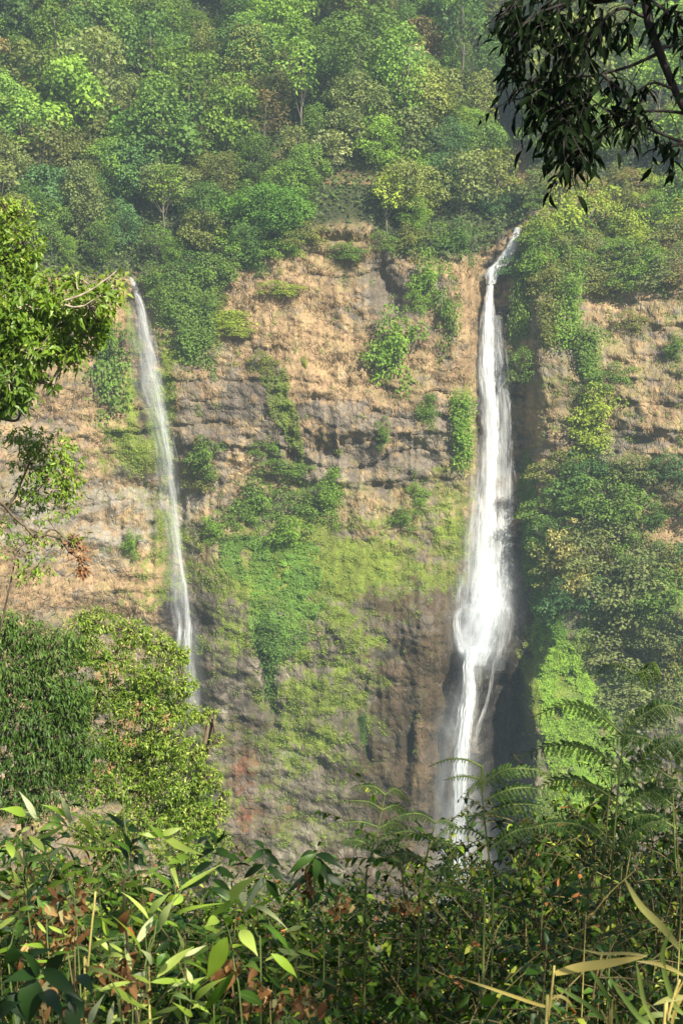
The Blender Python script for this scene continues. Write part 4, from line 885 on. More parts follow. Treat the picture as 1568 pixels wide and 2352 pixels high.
leafy('dark_tree', gbase(-8.2, 34), C1, .16, .8, 5, 1.7, M_leafC, 'dark green tree with drooping leaves in the shade at lower left', 'tree', trunk_r=.25, droop=1.1, tpl=leaf_tpl(2, .17, .3, .3), trunk_to=4, via=[(-8.0, 34, -24)])
D1 = [(225,1425,40,55,40,.62),(190,1450,40,50,50,.5),(300,1450,40,62,42,.6),(365,1480,40,52,38,.62),(410,1505,40,34,30,.65),(250,1510,40,80,50,.5),(345,1545,40,80,50,.55),(420,1570,40,40,40,.6),(230,1590,40.5,70,60,.45),(310,1620,40,80,56,.5),(400,1640,40,70,46,.58),(465,1640,40,36,26,.68),(490,1632,40,16,12,.7),(260,1700,40.3,80,60,.45),(370,1710,40,80,50,.55),(440,1730,39.5,50,50,.6),(480,1790,39.5,42,40,.6),(400,1800,39.5,80,56,.5),(300,1800,40,90,60,.48),(210,1800,40,70,70,.4),(500,1860,39.5,36,36,.6),(440,1880,39.5,80,56,.52),(330,1890,39.5,90,60,.48),(230,1910,39.5,90,60,.4),(500,1925,39,40,36,.55),(420,1960,39,90,50,.5),(170,1500,40.5,50,50,.4),(180,1640,41,60,60,.35),(150,1760,41,70,70,.35),(340,1600,41,90,80,.35),(330,1740,41,110,90,.35),(420,1860,41,110,70,.35),(498,1700,39.5,20,14,.65),(515,1820,39.5,18,16,.65)]
tD = leafy('bright_tree', gbase(-7.2, 40), D1, .115, .8, 6, 1.2, M_leafD, 'large sunlit tree with small bright leaves rising from the lower left', 'tree', trunk_r=.28, droop=.7, tpl=leaf_tpl(2, .24, .3, .25), trunk_to=12, fill=.3, tj=.24, lsc=.76, via=[(-6.4, 40, -26)])
mb = MB()
for (cx, cy) in ((335,1625),(300,1650),(380,1655),(250,1545),(240,1760),(300,1690)):
    c = np.array(P(cx, cy, 38.2)); n = 12; d = rdir(n); rosettes(mb, c+d*.25, d, 3, .12, .8, .8, np.full(n,.8), L2)
mb.build('withered_leaves', M_leafB, tD)

# ------------------------------------------------------------------ the overhead branch, top right, the tree it belongs to, and added shade lobes
def twig_leaves(mb, pts, n, L, asp, droop, tb, tpl, start=.15, alt=.7, tj=.15):
    t = np.linspace(start, 1, n)*(len(pts)-1); i = np.minimum(t.astype(int), len(pts)-2); f = (t-i)[:, None]
    T = pts[i]*(1-f)+pts[i+1]*f; d = nrm(pts[i+1]-pts[i]); sd = nrm(np.cross(d, np.array([0, 0, 1.0])+.3*rdir(1)[0]))
    s = np.where(np.arange(n) % 2 == 0, 1, -1)[:, None]
    ax = nrm(d*.5 + sd*s*alt + .35*RNG.normal(size=(n, 3)) + np.array([0, 0, -droop]))
    nn = nrm(np.array([0, -.2, 1.0])+.45*RNG.normal(size=(n, 3))); s = L*RNG.uniform(.65, 1.2, n)
    mb.stamp(tpl[0], tpl[1], basis(ax, nn, s, s*asp), T, np.clip(tb+RNG.normal(size=n)*tj, 0, 1), tpl[2])
RNG = np.random.default_rng(77)
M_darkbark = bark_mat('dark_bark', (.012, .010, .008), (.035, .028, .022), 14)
YT = 9.0; tx = 5.6; tb_ = gbase(tx, 7.5)
tT = empty('overhanging_tree', tb_, 'dark shaded tree whose leafy branches hang into the top right corner', 'tree')
tk = MB(); br = MB(); lf = MB()
tube(tk, spline([(tx, 7.5, tb_[2]-.4), (tx-.1, 7.6, -2), (tx, 7.8, 2), (5.2, 8.0, 6.0), (5.3, 7.6, 9.0)], 20), np.linspace(.24, .10, 20), 10)
limb = spline([(5.25, 8.0, 5.2), P(1440,-160,9.0), P(1478,-20,9), P(1492,62,9), P(1518,130,9), P(1548,205,9), P(1580,270,9), P(1640,380,9)], 40)
tube(br, limb, np.concatenate([np.linspace(.07, .032, 12), np.linspace(.032, .018, 28)]), 8)
subs = [[(1518,118),(1450,150),(1380,170),(1330,175),(1250,165)], [(1480,40),(1420,20),(1350,90),(1310,150),(1290,200)], [(1575,330),(1500,300),(1440,275),(1380,245),(1340,210)],
        [(1590,262),(1520,255),(1450,258),(1380,265)], [(1450,275),(1400,300),(1340,320),(1290,330)], [(1470,-30),(1380,-20),(1290,10),(1220,40),(1175,90)], [(1330,175),(1290,230),(1290,300),(1300,390)],
        [(1300,10),(1240,60),(1200,120),(1190,180)], [(1350,90),(1320,200),(1330,300),(1330,380)], [(1380,170),(1430,215),(1450,260)], [(1510,110),(1560,100),(1620,60)], [(1560,225),(1610,200),(1660,210)],
        [(1250,165),(1215,200),(1195,240)], [(1290,200),(1240,215),(1220,250)], [(1600,340),(1560,330),(1530,345)], [(1478,-20),(1520,20),(1580,30)], [(1440,-100),(1300,-60),(1200,-20),(1150,40)], [(1548,205),(1500,190),(1460,210)]]
for sgm in subs:
    z = RNG.uniform(-.35, .35); p = spline([P(x, y, YT+z*(i/len(sgm))) for i, (x, y) in enumerate(sgm)], 16); tube(br, p, np.linspace(.012, .005, 16), 5)
    for k in range(2, 16, 2):
        e = p[k]+np.array([RNG.normal()*.10, RNG.normal()*.10, -abs(RNG.normal())*.12]); 
        q = curve(p[k], e, (0, 0, .02), 5); tube(br, q, np.linspace(.004, .002, 5), 4)
        if not (sgm[0][0] > 1500 and k < 9) : twig_leaves(lf, q, 5, .105, .75, .42, .4, L5, alt=.85)
dense = [(1290,50,110,55,34),(1200,60,45,70,14),(1240,20,60,40,14),(1350,30,70,50,18),(1195,170,26,60,7),(1250,200,55,40,10),(1300,190,50,50,16),(1330,110,60,50,14),(1310,270,45,60,22),(1345,250,36,60,14),(1280,260,30,40,10),(1305,340,34,50,16),(1345,330,26,40,9),(1370,190,30,40,6),(1455,290,26,26,6),(1475,260,22,30,5),(1420,60,40,50,6),(1430,200,30,24,4),(1530,330,14,20,3),(1555,15,30,30,4),(1180,20,20,30,5),(1565,60,12,30,2),(1500,270,18,26,3),(1560,120,14,30,2),(1312,395,14,12,5)]
for (cx, cy, rx, ry, n) in dense:
    for k in range(int(n*.72)):
        a = RNG.random()*6.283; u = RNG.random()**.5
        x, y = cx+rx*u*math.cos(a), cy+ry*u*math.sin(a); Y = YT + RNG.normal()*.28
        p0 = np.array(P(x, y-14, Y)); p1 = p0 + np.array([RNG.normal()*.07-.05, RNG.normal()*.05, -.13-.05*RNG.random()])
        q = curve(p0, p1, (-.02, 0, .03), 6); tube(br, q, np.linspace(.004, .002, 6), 4, cap=False)
        twig_leaves(lf, q, 5, .11, .75, .38, .4, L5, start=.0, alt=.95)
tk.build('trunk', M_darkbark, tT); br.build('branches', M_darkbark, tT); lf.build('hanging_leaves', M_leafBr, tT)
cw = MB()  # unseen lobes, added out of view to shade the foreground and hanging branch
for (x, y, z, r) in ((6.3,6.4,6.2,1.9),(5.0,7.2,5.4,1.3),(8.0,5.8,6.6,2.0),(6.8,4.6,7.4,2.0),(5.2,5.6,7.2,1.8),(8.6,4.0,8.0,2.0),(6.6,7.8,7.6,1.8),(4.6,6.9,4.2,1.0),(6.0,7.2,4.6,1.3),(6.6,6.0,4.6,1.4),(7.2,7.2,3.2,1.2),(6.0,6.6,2.9,1.0),(6.5,-.3,4.2,1.1),(6.6,1.2,4.4,1.2),(7.4,-.2,5.0,1.3),(5.6,.2,3.4,.7),(3.9,-1.4,4.3,.9),(3.4,-2.0,4.2,.8),(7.6,2.4,4.6,1.3),(5.0,-1.6,5.2,.6),(7.0,3.8,4.6,1.4),(5.6,6.2,5.2,1.6),(6.4,5.4,6.0,1.8),(5.2,6.8,4.0,1.2),(6.9,4.6,6.9,1.6),(5.8,5.6,4.4,1.5),(6.6,6.4,5.0,1.5),(5.6,-1.3,4.0,.9),(6.1,-.3,3.8,.9),(4.7,-1.9,4.2,.75),(2.6,-2.3,3.8,.4),(4.5,-2.6,4.4,.5),(5.2,.5,3.6,.7),(6.6,.6,4.3,.9),(4.4,-.8,3.4,.5)):
    n = int(80*r*r); d = rdir(n); rosettes(cw, np.array([x, y, z])+d*RNG.uniform(.3, 1, n)[:, None]*r*np.array([1, 1, .7]), d, 5, .15, 1.1, .5, np.full(n, .5), L2)
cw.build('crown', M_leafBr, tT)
# ------------------------------------------------------------------ foreground plants
RNG = np.random.default_rng(99)
LF = [(0, (.016, .045, .0022)), (.3, (.026, .065, .007)), (.62, (.065, .14, .012)), (.86, (.25, .36, .03)), (.96, (.50, .50, .10)), (1, (.45, .18, .06))]
M_lanc = leaf_mat('lance_leaves', [(0, (.03, .08, .015)), (.3, (.09, .21, .025)), (.6, (.28, .43, .045)), (.8, (.42, .52, .12)), (1, (.66, .68, .42))], trans=.42, rough=.42, vein=.3, spec=.35)
M_shrub = leaf_mat('shrub_leaves', LF, trans=.30, rough=.5, spec=.22)
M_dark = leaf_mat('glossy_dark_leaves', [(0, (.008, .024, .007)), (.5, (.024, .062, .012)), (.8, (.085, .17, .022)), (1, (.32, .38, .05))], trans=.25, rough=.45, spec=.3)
M_frond = leaf_mat('frond_leaflets', [(0, (.012, .04, .010)), (.5, (.032, .08, .015)), (1, (.24, .38, .05))], trans=.35, rough=.5, spec=.35)
M_reed = leaf_mat('reed_blades', [(0, (.07, .13, .03)), (.45, (.18, .26, .06)), (.7, (.38, .34, .12)), (1, (.52, .42, .11))], trans=.35, rough=.5, vein=.12, spec=.4)
M_dead = leaf_mat('dead_leaves', [(0, (.05, .022, .010)), (.5, (.13, .06, .022)), (.85, (.26, .14, .05)), (1, (.50, .36, .16))], trans=.2, rough=.7, vein=.1, spec=.2)
M_stem = bark_mat('green_stem', (.06, .10, .02), (.14, .18, .05), 30)
M_redstem = bark_mat('reddish_stem', (.06, .045, .015), (.14, .12, .04), 30)
M_strawstem = bark_mat('straw_stem', (.30, .26, .08), (.46, .38, .12), 30)

def hero(mb, b, t, w, Y=4.2, dY=None, roll=None, curl=.18, tint=.6, n=8, fold=.22, back=False):
    """one placed leaf blade from picture point b to t; w = full width in picture pixels"""
    dY = RNG.uniform(-.12, .12) if dY is None else dY
    p0 = np.array(P(b[0], b[1], Y)); p1 = np.array(P(t[0], t[1], Y+dY)); d = p1-p0; L = np.linalg.norm(d)
    W = w*DPX*Y*.98; roll = RNG.uniform(-.3, .3) if roll is None else roll
    view = nrm(-p0); side = np.cross(nrm(d), view); nn = view*math.cos(roll)+side*math.sin(roll) + np.array([.15, 0, .45])
    if back: nn = -nn
    tv, tq, ta = leaf_tpl(n, .5*W/L, fold, 0, peak=.36, wav=.12, tip=1.2)
    tv = tv.copy(); s = tv[:, 1]; bow = curl*4*s*(1-s); tv[:, 2] += bow*(-1 if back else 1)*.6
    M = basis(d[None], nn[None], [L])
    mb.stamp(tv, tq, M, p0[None], [np.clip(tint+RNG.normal()*.06, 0, 1)], ta)
    return p0, p1
def anchor(px, py, Y):
    """a base on the ground under that picture point"""
    p = P(px, py, Y); return (p.x, p.y, float(ground_z(p.x, p.y)))
def hero_plant(name, label, cat, stem, leaves, mat, Y, group=None, smat=None, r=.0018, extra=None):
    b = anchor(stem[0][0], stem[0][1], Y); o = empty(name, b, label, cat, group)
    st = MB(); lv = MB()
    hgt = P(*stem[0], Y).z-b[2]; b = (b[0]+RNG.uniform(-.12, .12), b[1]+RNG.uniform(-.05, .1), b[2]); o.location = b
    tube(st, spline([(b[0], b[1], b[2]-.05), (b[0]*.5+P(*stem[0], Y).x*.5+RNG.normal()*.03, b[1]+.02, b[2]+hgt*.5)] + [P(x+RNG.normal()*4, y, Y) for x, y in stem], 24), np.linspace(r*1.5, r*.5, 24), 6)
    for l in leaves:
        kw = l[5] if len(l) > 5 else {}
        hero(lv, l[0:2], l[2:4], l[4], Y=Y+kw.pop('dz', 0), **kw)
    if extra: extra(st, lv)
    st.build('stem', smat or M_stem, o); lv.build('leaves', mat, o); return o
K = dict
GL = 'lance-leaved plants at lower left'
hero_plant('lance_leaved_plant', 'arching lance-leaved plant at left with pale upturned leaf backs', 'plant', [(330,2120),(290,2000),(250,1950),(210,1925),(150,1895),(40,1870)], [
 (85,1884,44,1817,17,K(tint=.95,back=True,roll=.2)),(163,1892,136,1820,15,K(tint=.93,back=True,roll=-.2)),(168,1885,95,1848,18,K(tint=.55)),(212,1928,163,1862,17,K(tint=.72)),(156,1898,118,1868,10,K(tint=.85,back=True)),
 (278,1902,213,1945,12,K(tint=.72,curl=-.35)),(231,1912,229,1862,10,K(tint=.85,back=True)),(60,1872,0,1858,26,K(tint=.5)),(150,1893,18,1938,12,K(tint=.62,curl=-.2)),(250,1950,105,1930,9,K(tint=.5,curl=-.15)),
 (90,1880,40,1874,12,K(tint=.9)),(130,1890,85,1910,14,K(tint=.4)),(300,1962,240,1925,16,K(tint=.35)),(195,1918,225,1900,12,K(tint=.3))], M_lanc, 3.31, GL)
hero_plant('lance_leaved_plant', 'lance-leaved shoot low at the far left edge, two bright drooping leaves', 'plant', [(180,2100),(150,2020),(110,1975),(60,1930),(40,1905)], [
 (30,1972,14,1930,22,K(tint=.62)),(102,1956,62,1917,19,K(tint=.72)),(110,1975,158,1936,13,K(tint=.9,back=True)),(112,1978,55,1990,18,K(tint=.6)),(50,1912,70,1900,10,K(tint=.8)),(150,2015,190,2000,12,K(tint=.5)),(140,2000,180,1975,14,K(tint=.6)),(150,2020,90,2060,16,K(tint=.45))], M_lanc, 3.10, GL)
hero_plant('lance_leaved_plant', 'tall lance-leaved plant with broad yellow-green top leaves, left of centre', 'plant', [(330,2240),(370,2130),(400,2050),(385,1980),(368,1915)], [
 (412,2042,367,1922,13,K(tint=.78)),(408,2046,512,1984,12,K(tint=.75,curl=.1)),(372,1918,468,1964,22,K(tint=.66,curl=-.15)),(370,1918,422,1900,17,K(tint=.78)),(366,1920,318,1916,16,K(tint=.65)),(372,1922,395,1955,10,K(tint=.92)),(376,1925,338,1892,14,K(tint=.6)),
 (385,1985,440,1965,20,K(tint=.4)),(395,2040,330,1990,14,K(tint=.35)),(420,1935,470,1920,14,K(tint=.5))], M_lanc, 2.88, GL)
def dead_sheath(st, lv): pass
hero_plant('lance_leaved_plant', 'lance-leaved plant with crossed silvery leaves in the lower left middle', 'plant', [(345,2320),(343,2200),(355,2150),(372,2110),(398,2060),(420,2035)], [
 (342,2112,277,2048,12,K(tint=.9,roll=.5)),(312,2170,357,2100,20,K(tint=.97,back=True,roll=.1)),(367,2128,402,2062,24,K(tint=.88,back=True)),(342,2098,393,2048,20,K(tint=.55,back=True)),(400,2104,516,2074,11,K(tint=.6,curl=.3)),
 (360,2246,446,2174,24,K(tint=.72)),(322,2196,258,2104,9,K(tint=.6)),(398,2080,418,2055,26,K(tint=.7)),(350,2215,322,2180,20,K(tint=.88,back=True)),(380,2190,360,2225,26,K(tint=.25)),(365,2120,412,2135,12,K(tint=.6)),(345,2256,430,2256,16,K(tint=.55))], M_lanc, 2.59, GL)
hero_plant('lance_leaved_plant', 'young lance-leaved plant with a pale upright leaf, centre of the undergrowth', 'plant', [(600,2230),(590,2150),(570,2100),(540,2060)], [
 (562,2096,618,1984,14,K(tint=.97,back=True)),(530,2072,594,2012,34,K(tint=.74)),(548,2090,560,2050,22,K(tint=.8)),(575,2078,660,2134,16,K(tint=.88)),(600,2120,666,2200,18,K(tint=.35)),(570,2100,640,2060,14,K(tint=.35)),(545,2065,480,2110,20,K(tint=.45)),(560,2088,510,2045,14,K(tint=.5))], M_lanc, 2.74, GL)
hero_plant('oval_leaved_plant', 'plant with big oval dull green leaves, bottom left of centre', 'plant', [(560,2340),(545,2240),(530,2160),(520,2120)], [
 (522,2152,476,2252,46,K(tint=.5,curl=.05,roll=0)),(552,2136,592,2196,34,K(tint=.72,roll=.1)),(448,2300,520,2245,22,K(tint=.7)),(622,2190,682,2246,24,K(tint=.5)),(500,2110,470,2130,26,K(tint=.55)),(560,2225,600,2235,30,K(tint=.45)),(540,2280,600,2310,30,K(tint=.2)),(540,2230,470,2320,26,K(tint=.25)),(520,2120,535,2100,20,K(tint=.4))], M_lanc, 2.45, 'broad-leaved plants in the foreground')
hero_plant('lance_leaved_plant', 'low lance-leaved plant with long bright blades at the bottom left', 'plant', [(280,2370),(275,2300),(262,2268),(250,2240)], [
 (228,2276,312,2255,14,K(tint=.75)),(258,2264,346,2322,20,K(tint=.78,curl=-.1)),(198,2234,300,2256,12,K(tint=.72)),(205,2352,242,2282,20,K(tint=.95,back=True)),(248,2360,262,2300,16,K(tint=.9,back=True)),(210,2182,272,2152,16,K(tint=.68,curl=.25)),(230,2190,210,2180,10,K(tint=.7)),(345,2260,300,2240,12,K(tint=.6))], M_lanc, 2.38, GL)
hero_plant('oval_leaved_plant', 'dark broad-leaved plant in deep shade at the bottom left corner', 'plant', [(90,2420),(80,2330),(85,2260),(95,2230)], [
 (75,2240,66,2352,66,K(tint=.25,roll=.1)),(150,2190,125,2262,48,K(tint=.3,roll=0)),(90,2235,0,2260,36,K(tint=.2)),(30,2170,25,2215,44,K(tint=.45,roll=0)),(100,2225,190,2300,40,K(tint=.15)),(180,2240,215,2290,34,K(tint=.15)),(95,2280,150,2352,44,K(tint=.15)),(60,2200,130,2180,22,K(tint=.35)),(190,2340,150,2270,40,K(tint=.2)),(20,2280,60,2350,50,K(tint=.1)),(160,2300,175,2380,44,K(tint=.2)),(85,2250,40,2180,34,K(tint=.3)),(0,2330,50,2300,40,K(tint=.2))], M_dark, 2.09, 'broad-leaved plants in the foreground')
hero_plant('dark_leaved_sapling', 'dark glossy sapling with drooping leaves sticking up beside the cliff, centre left', 'plant', [(620,2120),(610,2050),(606,1985),(604,1950),(606,1915)], [
 (604,1950,618,1990,26,K(tint=.5)),(600,1905,608,1918,14,K(tint=.5)),(585,1960,610,1950,10,K()),(604,1955,565,1985,18,K(tint=.4)),(606,1960,645,1990,20,K(tint=.35)),(608,1985,560,2020,20,K(tint=.3)),(610,1990,660,2030,20,K(tint=.45)),(606,1950,580,1930,16,K(tint=.6)),(606,2020,570,2060,22,K(tint=.3)),(610,2020,640,2070,24,K(tint=.4))], M_dark, 4.32, 'glossy saplings in front of the cliff')
hero_plant('dark_leaved_sapling', 'dark glossy sapling with long arching leaves, centre of the foreground top', 'plant', [(740,2150),(735,2080),(730,2000),(725,1960)], [
 (725,1962,660,2010,22,K(tint=.6,curl=.3)),(725,1962,790,2000,24,K(tint=.3,curl=.3)),(725,1965,695,2030,22,K(tint=.8)),(728,1970,720,2040,22,K(tint=.65)),(730,1970,756,2035,20,K(tint=.35)),(730,1975,775,2060,22,K(tint=.3)),(725,1960,690,1975,18,K(tint=.7)),(728,1975,742,2050,20,K(tint=.5)),(735,2050,700,2100,20,K(tint=.4)),(735,2050,790,2090,20,K(tint=.3)),(730,2000,800,2045,20,K(tint=.25)),(730,2000,650,2060,20,K(tint=.4))], M_dark, 4.03, 'glossy saplings in front of the cliff')
hero_plant('dark_leaved_sapling', 'leafy dark green sapling against the bright tree, left of centre', 'plant', [(490,2130),(480,2050),(490,1980),(500,1935)], [
 (500,1935,520,1900,10,K(tint=.5)),(498,1940,530,1915,12,K(tint=.5)),(495,1950,455,1975,16,K(tint=.3)),(495,1950,540,1975,18,K(tint=.5)),(490,1960,560,1985,16,K(tint=.4)),(488,1980,440,2010,20,K(tint=.3)),(488,1990,540,2020,20,K(tint=.4)),(485,2010,430,2040,20,K(tint=.25)),(484,2020,530,2060,20,K(tint=.35)),(500,1940,480,1910,12,K(tint=.5)),(484,2040,560,2070,18,K(tint=.4))], M_dark, 4.18, 'glossy saplings in front of the cliff')
hero_plant('dark_stem_plant', 'upright plant with a near-black forked stem and narrow dark leaves, left', 'plant', [(290,2090),(296,1990),(302,1940),(322,1868)], [
 (300,1955,280,1905,16,K(tint=.3)),(302,1940,330,1925,14,K(tint=.4)),(300,1960,330,1950,20,K(tint=.3)),(296,1980,270,1930,14,K(tint=.2)),(318,1960,330,1990,14,K(tint=.15)),(330,1940,348,1925,10,K(tint=.5)),(298,1970,340,1990,18,K(tint=.3)),(285,1900,240,1865,14,K(tint=.4))], M_dark, 3.46, None, M_branch, .003)

rh = random.Random(4)
def auto_lance(label, px, py, Y, n, Lp, w, spread=1.0, mat=None, tb=.5, name='lance_leaved_plant', cat='plant', group=GL):
    top = (px, py); st_ = [(px+rh.uniform(-30, 30), py+230), (px+rh.uniform(-15, 15), py+120), (px+rh.uniform(-6, 6), py+50), top]; lv = []
    for i in range(n):
        u = i/n; by = py + u*150; bx = px + rh.uniform(-5, 5)*(1+u*2); s = 1 if i % 2 else -1; a = rh.uniform(-.9, .75) - .25*(i == 0)
        ln = Lp*rh.uniform(.7, 1.15); dx = s*ln*math.cos(a)*spread; dy = ln*math.sin(a)
        if i == 0: dx *= .3; dy = -ln*.8
        lv.append((bx, by, bx+dx, by+dy, w*rh.uniform(.7, 1.2), K(tint=min(.95, max(.1, tb+.15-.2*u+rh.uniform(-.2, .3))), curl=rh.uniform(-.1, .35), back=rh.random() < .22, roll=rh.uniform(-.7, .7))))
    hero_plant(name, label, cat, st_, lv, mat or M_lanc, Y, group)
for k, (px, py, Y, n, Lp, w, tb) in enumerate([(40,2040,2.9,9,70,13,.5),(110,2110,2.8,9,66,12,.55),(170,2060,3.2,9,64,12,.5),(250,2150,2.7,9,64,12,.6),(300,2230,2.6,8,60,12,.6),(420,2180,2.7,9,64,13,.5),(470,2110,3.0,9,62,12,.45),(60,1960,3.5,9,66,12,.4),(230,1990,3.5,9,60,12,.45),(440,2260,2.5,8,62,14,.5),(330,1990,3.6,9,60,12,.4),(640,2160,2.9,8,56,12,.5),(690,2090,3.3,8,50,11,.45)]):
    auto_lance('lance-leaved shoot among the lower left plants, %s of a scattered thirteen from the left' % ORD[[40,60,110,170,230,250,300,330,420,440,470,640,690].index(px)], px, py, Y, n, Lp, w, tb=tb)
# dead sheaths and dry leaves
def dead_leaf_plant(label, items, Y):
    b = anchor(items[0][0], items[0][1], Y); o = empty('dead_leaf', b, label, 'dead leaf', 'dead leaves caught in the undergrowth'); mb = MB()
    for it in items:
        mb = MB(); hero(mb, it[0:2], it[2:4], it[4], Y=Y, tint=it[5] if len(it) > 5 else .5, fold=.5, curl=.2); mb.build('blade', M_dead, o)
    return o
dead_leaf_plant('long curled brown dead leaf hanging behind the crossed silvery leaves', [(362,2128,318,2190,26,.85),(318,2185,265,2250,34,.5),(300,2200,290,2255,20,.4)], 2.74)
dead_leaf_plant('broad brown curled leaf left of the crossed silvery leaves', [(300,2088,284,2145,30,.65)], 2.81)
dead_leaf_plant('brown twisted dead leaves under the big oval leaf', [(515,2220,540,2245,22,.5),(540,2225,530,2250,14,.6)], 2.59)
dead_leaf_plant('small tan dead leaves on the dark arching sapling', [(705,2010,722,1990,12,.95),(712,2020,705,2050,16,.8),(706,2040,712,2056,12,.8)], 4.00)
dead_leaf_plant('reddish withered leaf in the middle of the undergrowth', [(775,2078,795,2065,18,.5),(785,2080,798,2095,12,.4)], 3.40)

def withered(label, spots, Y):
    b = anchor(spots[0][0], spots[0][1]+60, Y); o = empty('withered_plant', b, label, 'withered plant', 'withered brown plants in the undergrowth'); st = MB(); lv = MB()
    for (cx, cy, rx, ry, n) in spots:
        c = np.array(P(cx, cy, Y)); tube(st, curve((b[0], b[1], b[2]), c, (.03, 0, .05), 8, .01), np.linspace(.004, .0015, 8), 5)
        for k in range(n):
            a = RNG.random()*6.283; u = RNG.random()**.5; q = np.array(P(cx+rx*u*math.cos(a), cy+ry*u*math.sin(a), Y+RNG.normal()*.06))
            if k % 3 == 0: tube(st, curve(c, q, (0, 0, .01), 5), np.linspace(.0015, .0008, 5), 4, cap=False)
            m = 3; ax = nrm(rdir(m)+np.array([0, 0, -.9])); s = RNG.uniform(.014, .034, m)
            lv.stamp(TW[0], TW[1], basis(ax, nrm(to_s+.8*rdir(m)), s), q+RNG.normal(size=(m, 3))*.012, RNG.uniform(.1, 1, m), TW[2])
    st.build('twigs', M_redstem, o); lv.build('dry_leaves', M_dead, o)
TW = leaf_tpl(4, .3, .6, .6, wav=.4); to_s = np.array(to_sun)
withered('withered brown twiggy plant with curled dry leaves at the left edge', [(60,2060,50,50,9),(120,2110,60,50,12),(170,2060,40,40,6),(150,2150,50,40,9),(90,2190,50,30,6)], 2.9)
withered('patch of rusty dry leaves under the silvery lance leaves', [(270,2240,40,40,8),(310,2290,40,30,6),(100,2290,40,40,7),(170,2330,50,30,5)], 2.6)
withered('small withered leaves in front of the dark arching sapling', [(705,2030,14,26,9),(780,2080,30,20,9),(930,2085,30,20,9)], 4.0)
withered('rusty withered sprig low in the centre of the undergrowth', [(530,2230,36,30,14),(620,2290,50,30,14),(700,2300,40,30,10)], 2.6)
# bipinnate fronds
def frond(lv, st, ctrl, Y, npair=12, pl=34, w=.028, tint=.5, lean=.25, dY=.0, droop=.25):
    c = [P(x, y, Y+dY*i) for i, (x, y) in enumerate(ctrl)]; p = spline(c, npair*2+10); tube(st, p, np.linspace(.0035, .0012, len(p)), 4)
    up = np.array([0, -.35, 1.0]); m = DPX*Y
    for k in range(3, len(p)-1, 2):
        u = (k-3)/(len(p)-4); ln = 1.02*pl*m*math.sin(math.pi*min(1, .18+u*.8))**.7*(1-.25*u); d = nrm(p[min(k+1, len(p)-1)]-p[k-1]); sd = nrm(np.cross(d, up))
        for s in (-1, 1):
            a = nrm(sd*s + d*.45 + np.array([0, 0, -droop]) + .1*RNG.normal(size=3)); n = max(6, int(ln/(.0042*Y/5+.001)))
            t = (np.arange(n)+.6)/n; T = p[k] + a*(t*ln)[:, None] + np.array([0, 0, -1])*(droop*.5*ln*t*t)[:, None]
            pn = nrm(np.cross(a, np.cross(up, a))); e = nrm(np.cross(a, up))
            for q in (-1, 1):
                ax = nrm(e*q + a*.3 + .08*RNG.normal(size=(n, 3))); L = ln*.17*np.sin(math.pi*np.clip(.15+.8*t, 0, 1))**.6
                lv.stamp(L1[0], L1[1], basis(ax, np.broadcast_to(up, (n, 3))+.25*RNG.normal(size=(n, 3)), L, np.full(n, ln/n*1.7)), T, np.clip(tint+.1*RNG.normal(size=n), 0, 1), L1[2])
            tube(st, np.stack([p[k], T[n//2], T[-1]]), [.0014, .001, .0006], 3, cap=False)
def fern_plant(label, stem, fronds, Y, smat=None, tint=.4, r=.0032, group='feathery plants in front of the cliff'):
    b = anchor(stem[0][0], stem[0][1], Y); o = empty('feathery_plant', b, label, 'feathery plant', group); st = MB(); lv = MB()
    tube(st, spline([(b[0], b[1], b[2]-.05)]+[P(x, y, Y) for x, y in stem], 20), np.linspace(r*1.3, r*.5, 20), 6)
    for f in fronds:
        kw = f[1] if len(f) > 1 else {}
        kw.setdefault('tint', tint); frond(lv, st, f[0], Y, **kw)
    st.build('stem', smat or M_stem, o); lv.build('fronds', M_frond, o)
fern_plant('tallest feathery plant with an unfurling top above all others, right', [(1400,2150),(1405,1980),(1418,1820),(1432,1690),(1445,1600),(1455,1548)], [
 ([(1455,1548),(1480,1540),(1500,1520),(1515,1545)], K(pl=46, npair=9, droop=.9, tint=.6)), ([(1455,1548),(1425,1528),(1390,1530),(1362,1560)], K(pl=14, npair=12)),
 ([(1432,1690),(1370,1640),(1300,1618),(1215,1650)], K(pl=36, npair=16, tint=.5)), ([(1425,1760),(1350,1722),(1270,1712),(1180,1742)], K(pl=40, npair=16, tint=.4)),
 ([(1432,1680),(1480,1640),(1530,1620),(1600,1650)], K(pl=44, npair=16, tint=.35)), ([(1422,1800),(1480,1740),(1540,1700),(1610,1690)], K(pl=44, npair=16)),
 ([(1415,1840),(1350,1800),(1290,1790),(1230,1810)], K(pl=40, npair=14, tint=.4)), ([(1410,1880),(1470,1830),(1530,1800),(1590,1800)], K(pl=42, npair=14)), ([(1408,1950),(1340,1900),(1280,1890),(1220,1900)], K(pl=40, npair=14)), ([(1405,1960),(1470,1900),(1540,1880)], K(pl=40, npair=14))], 3.85)
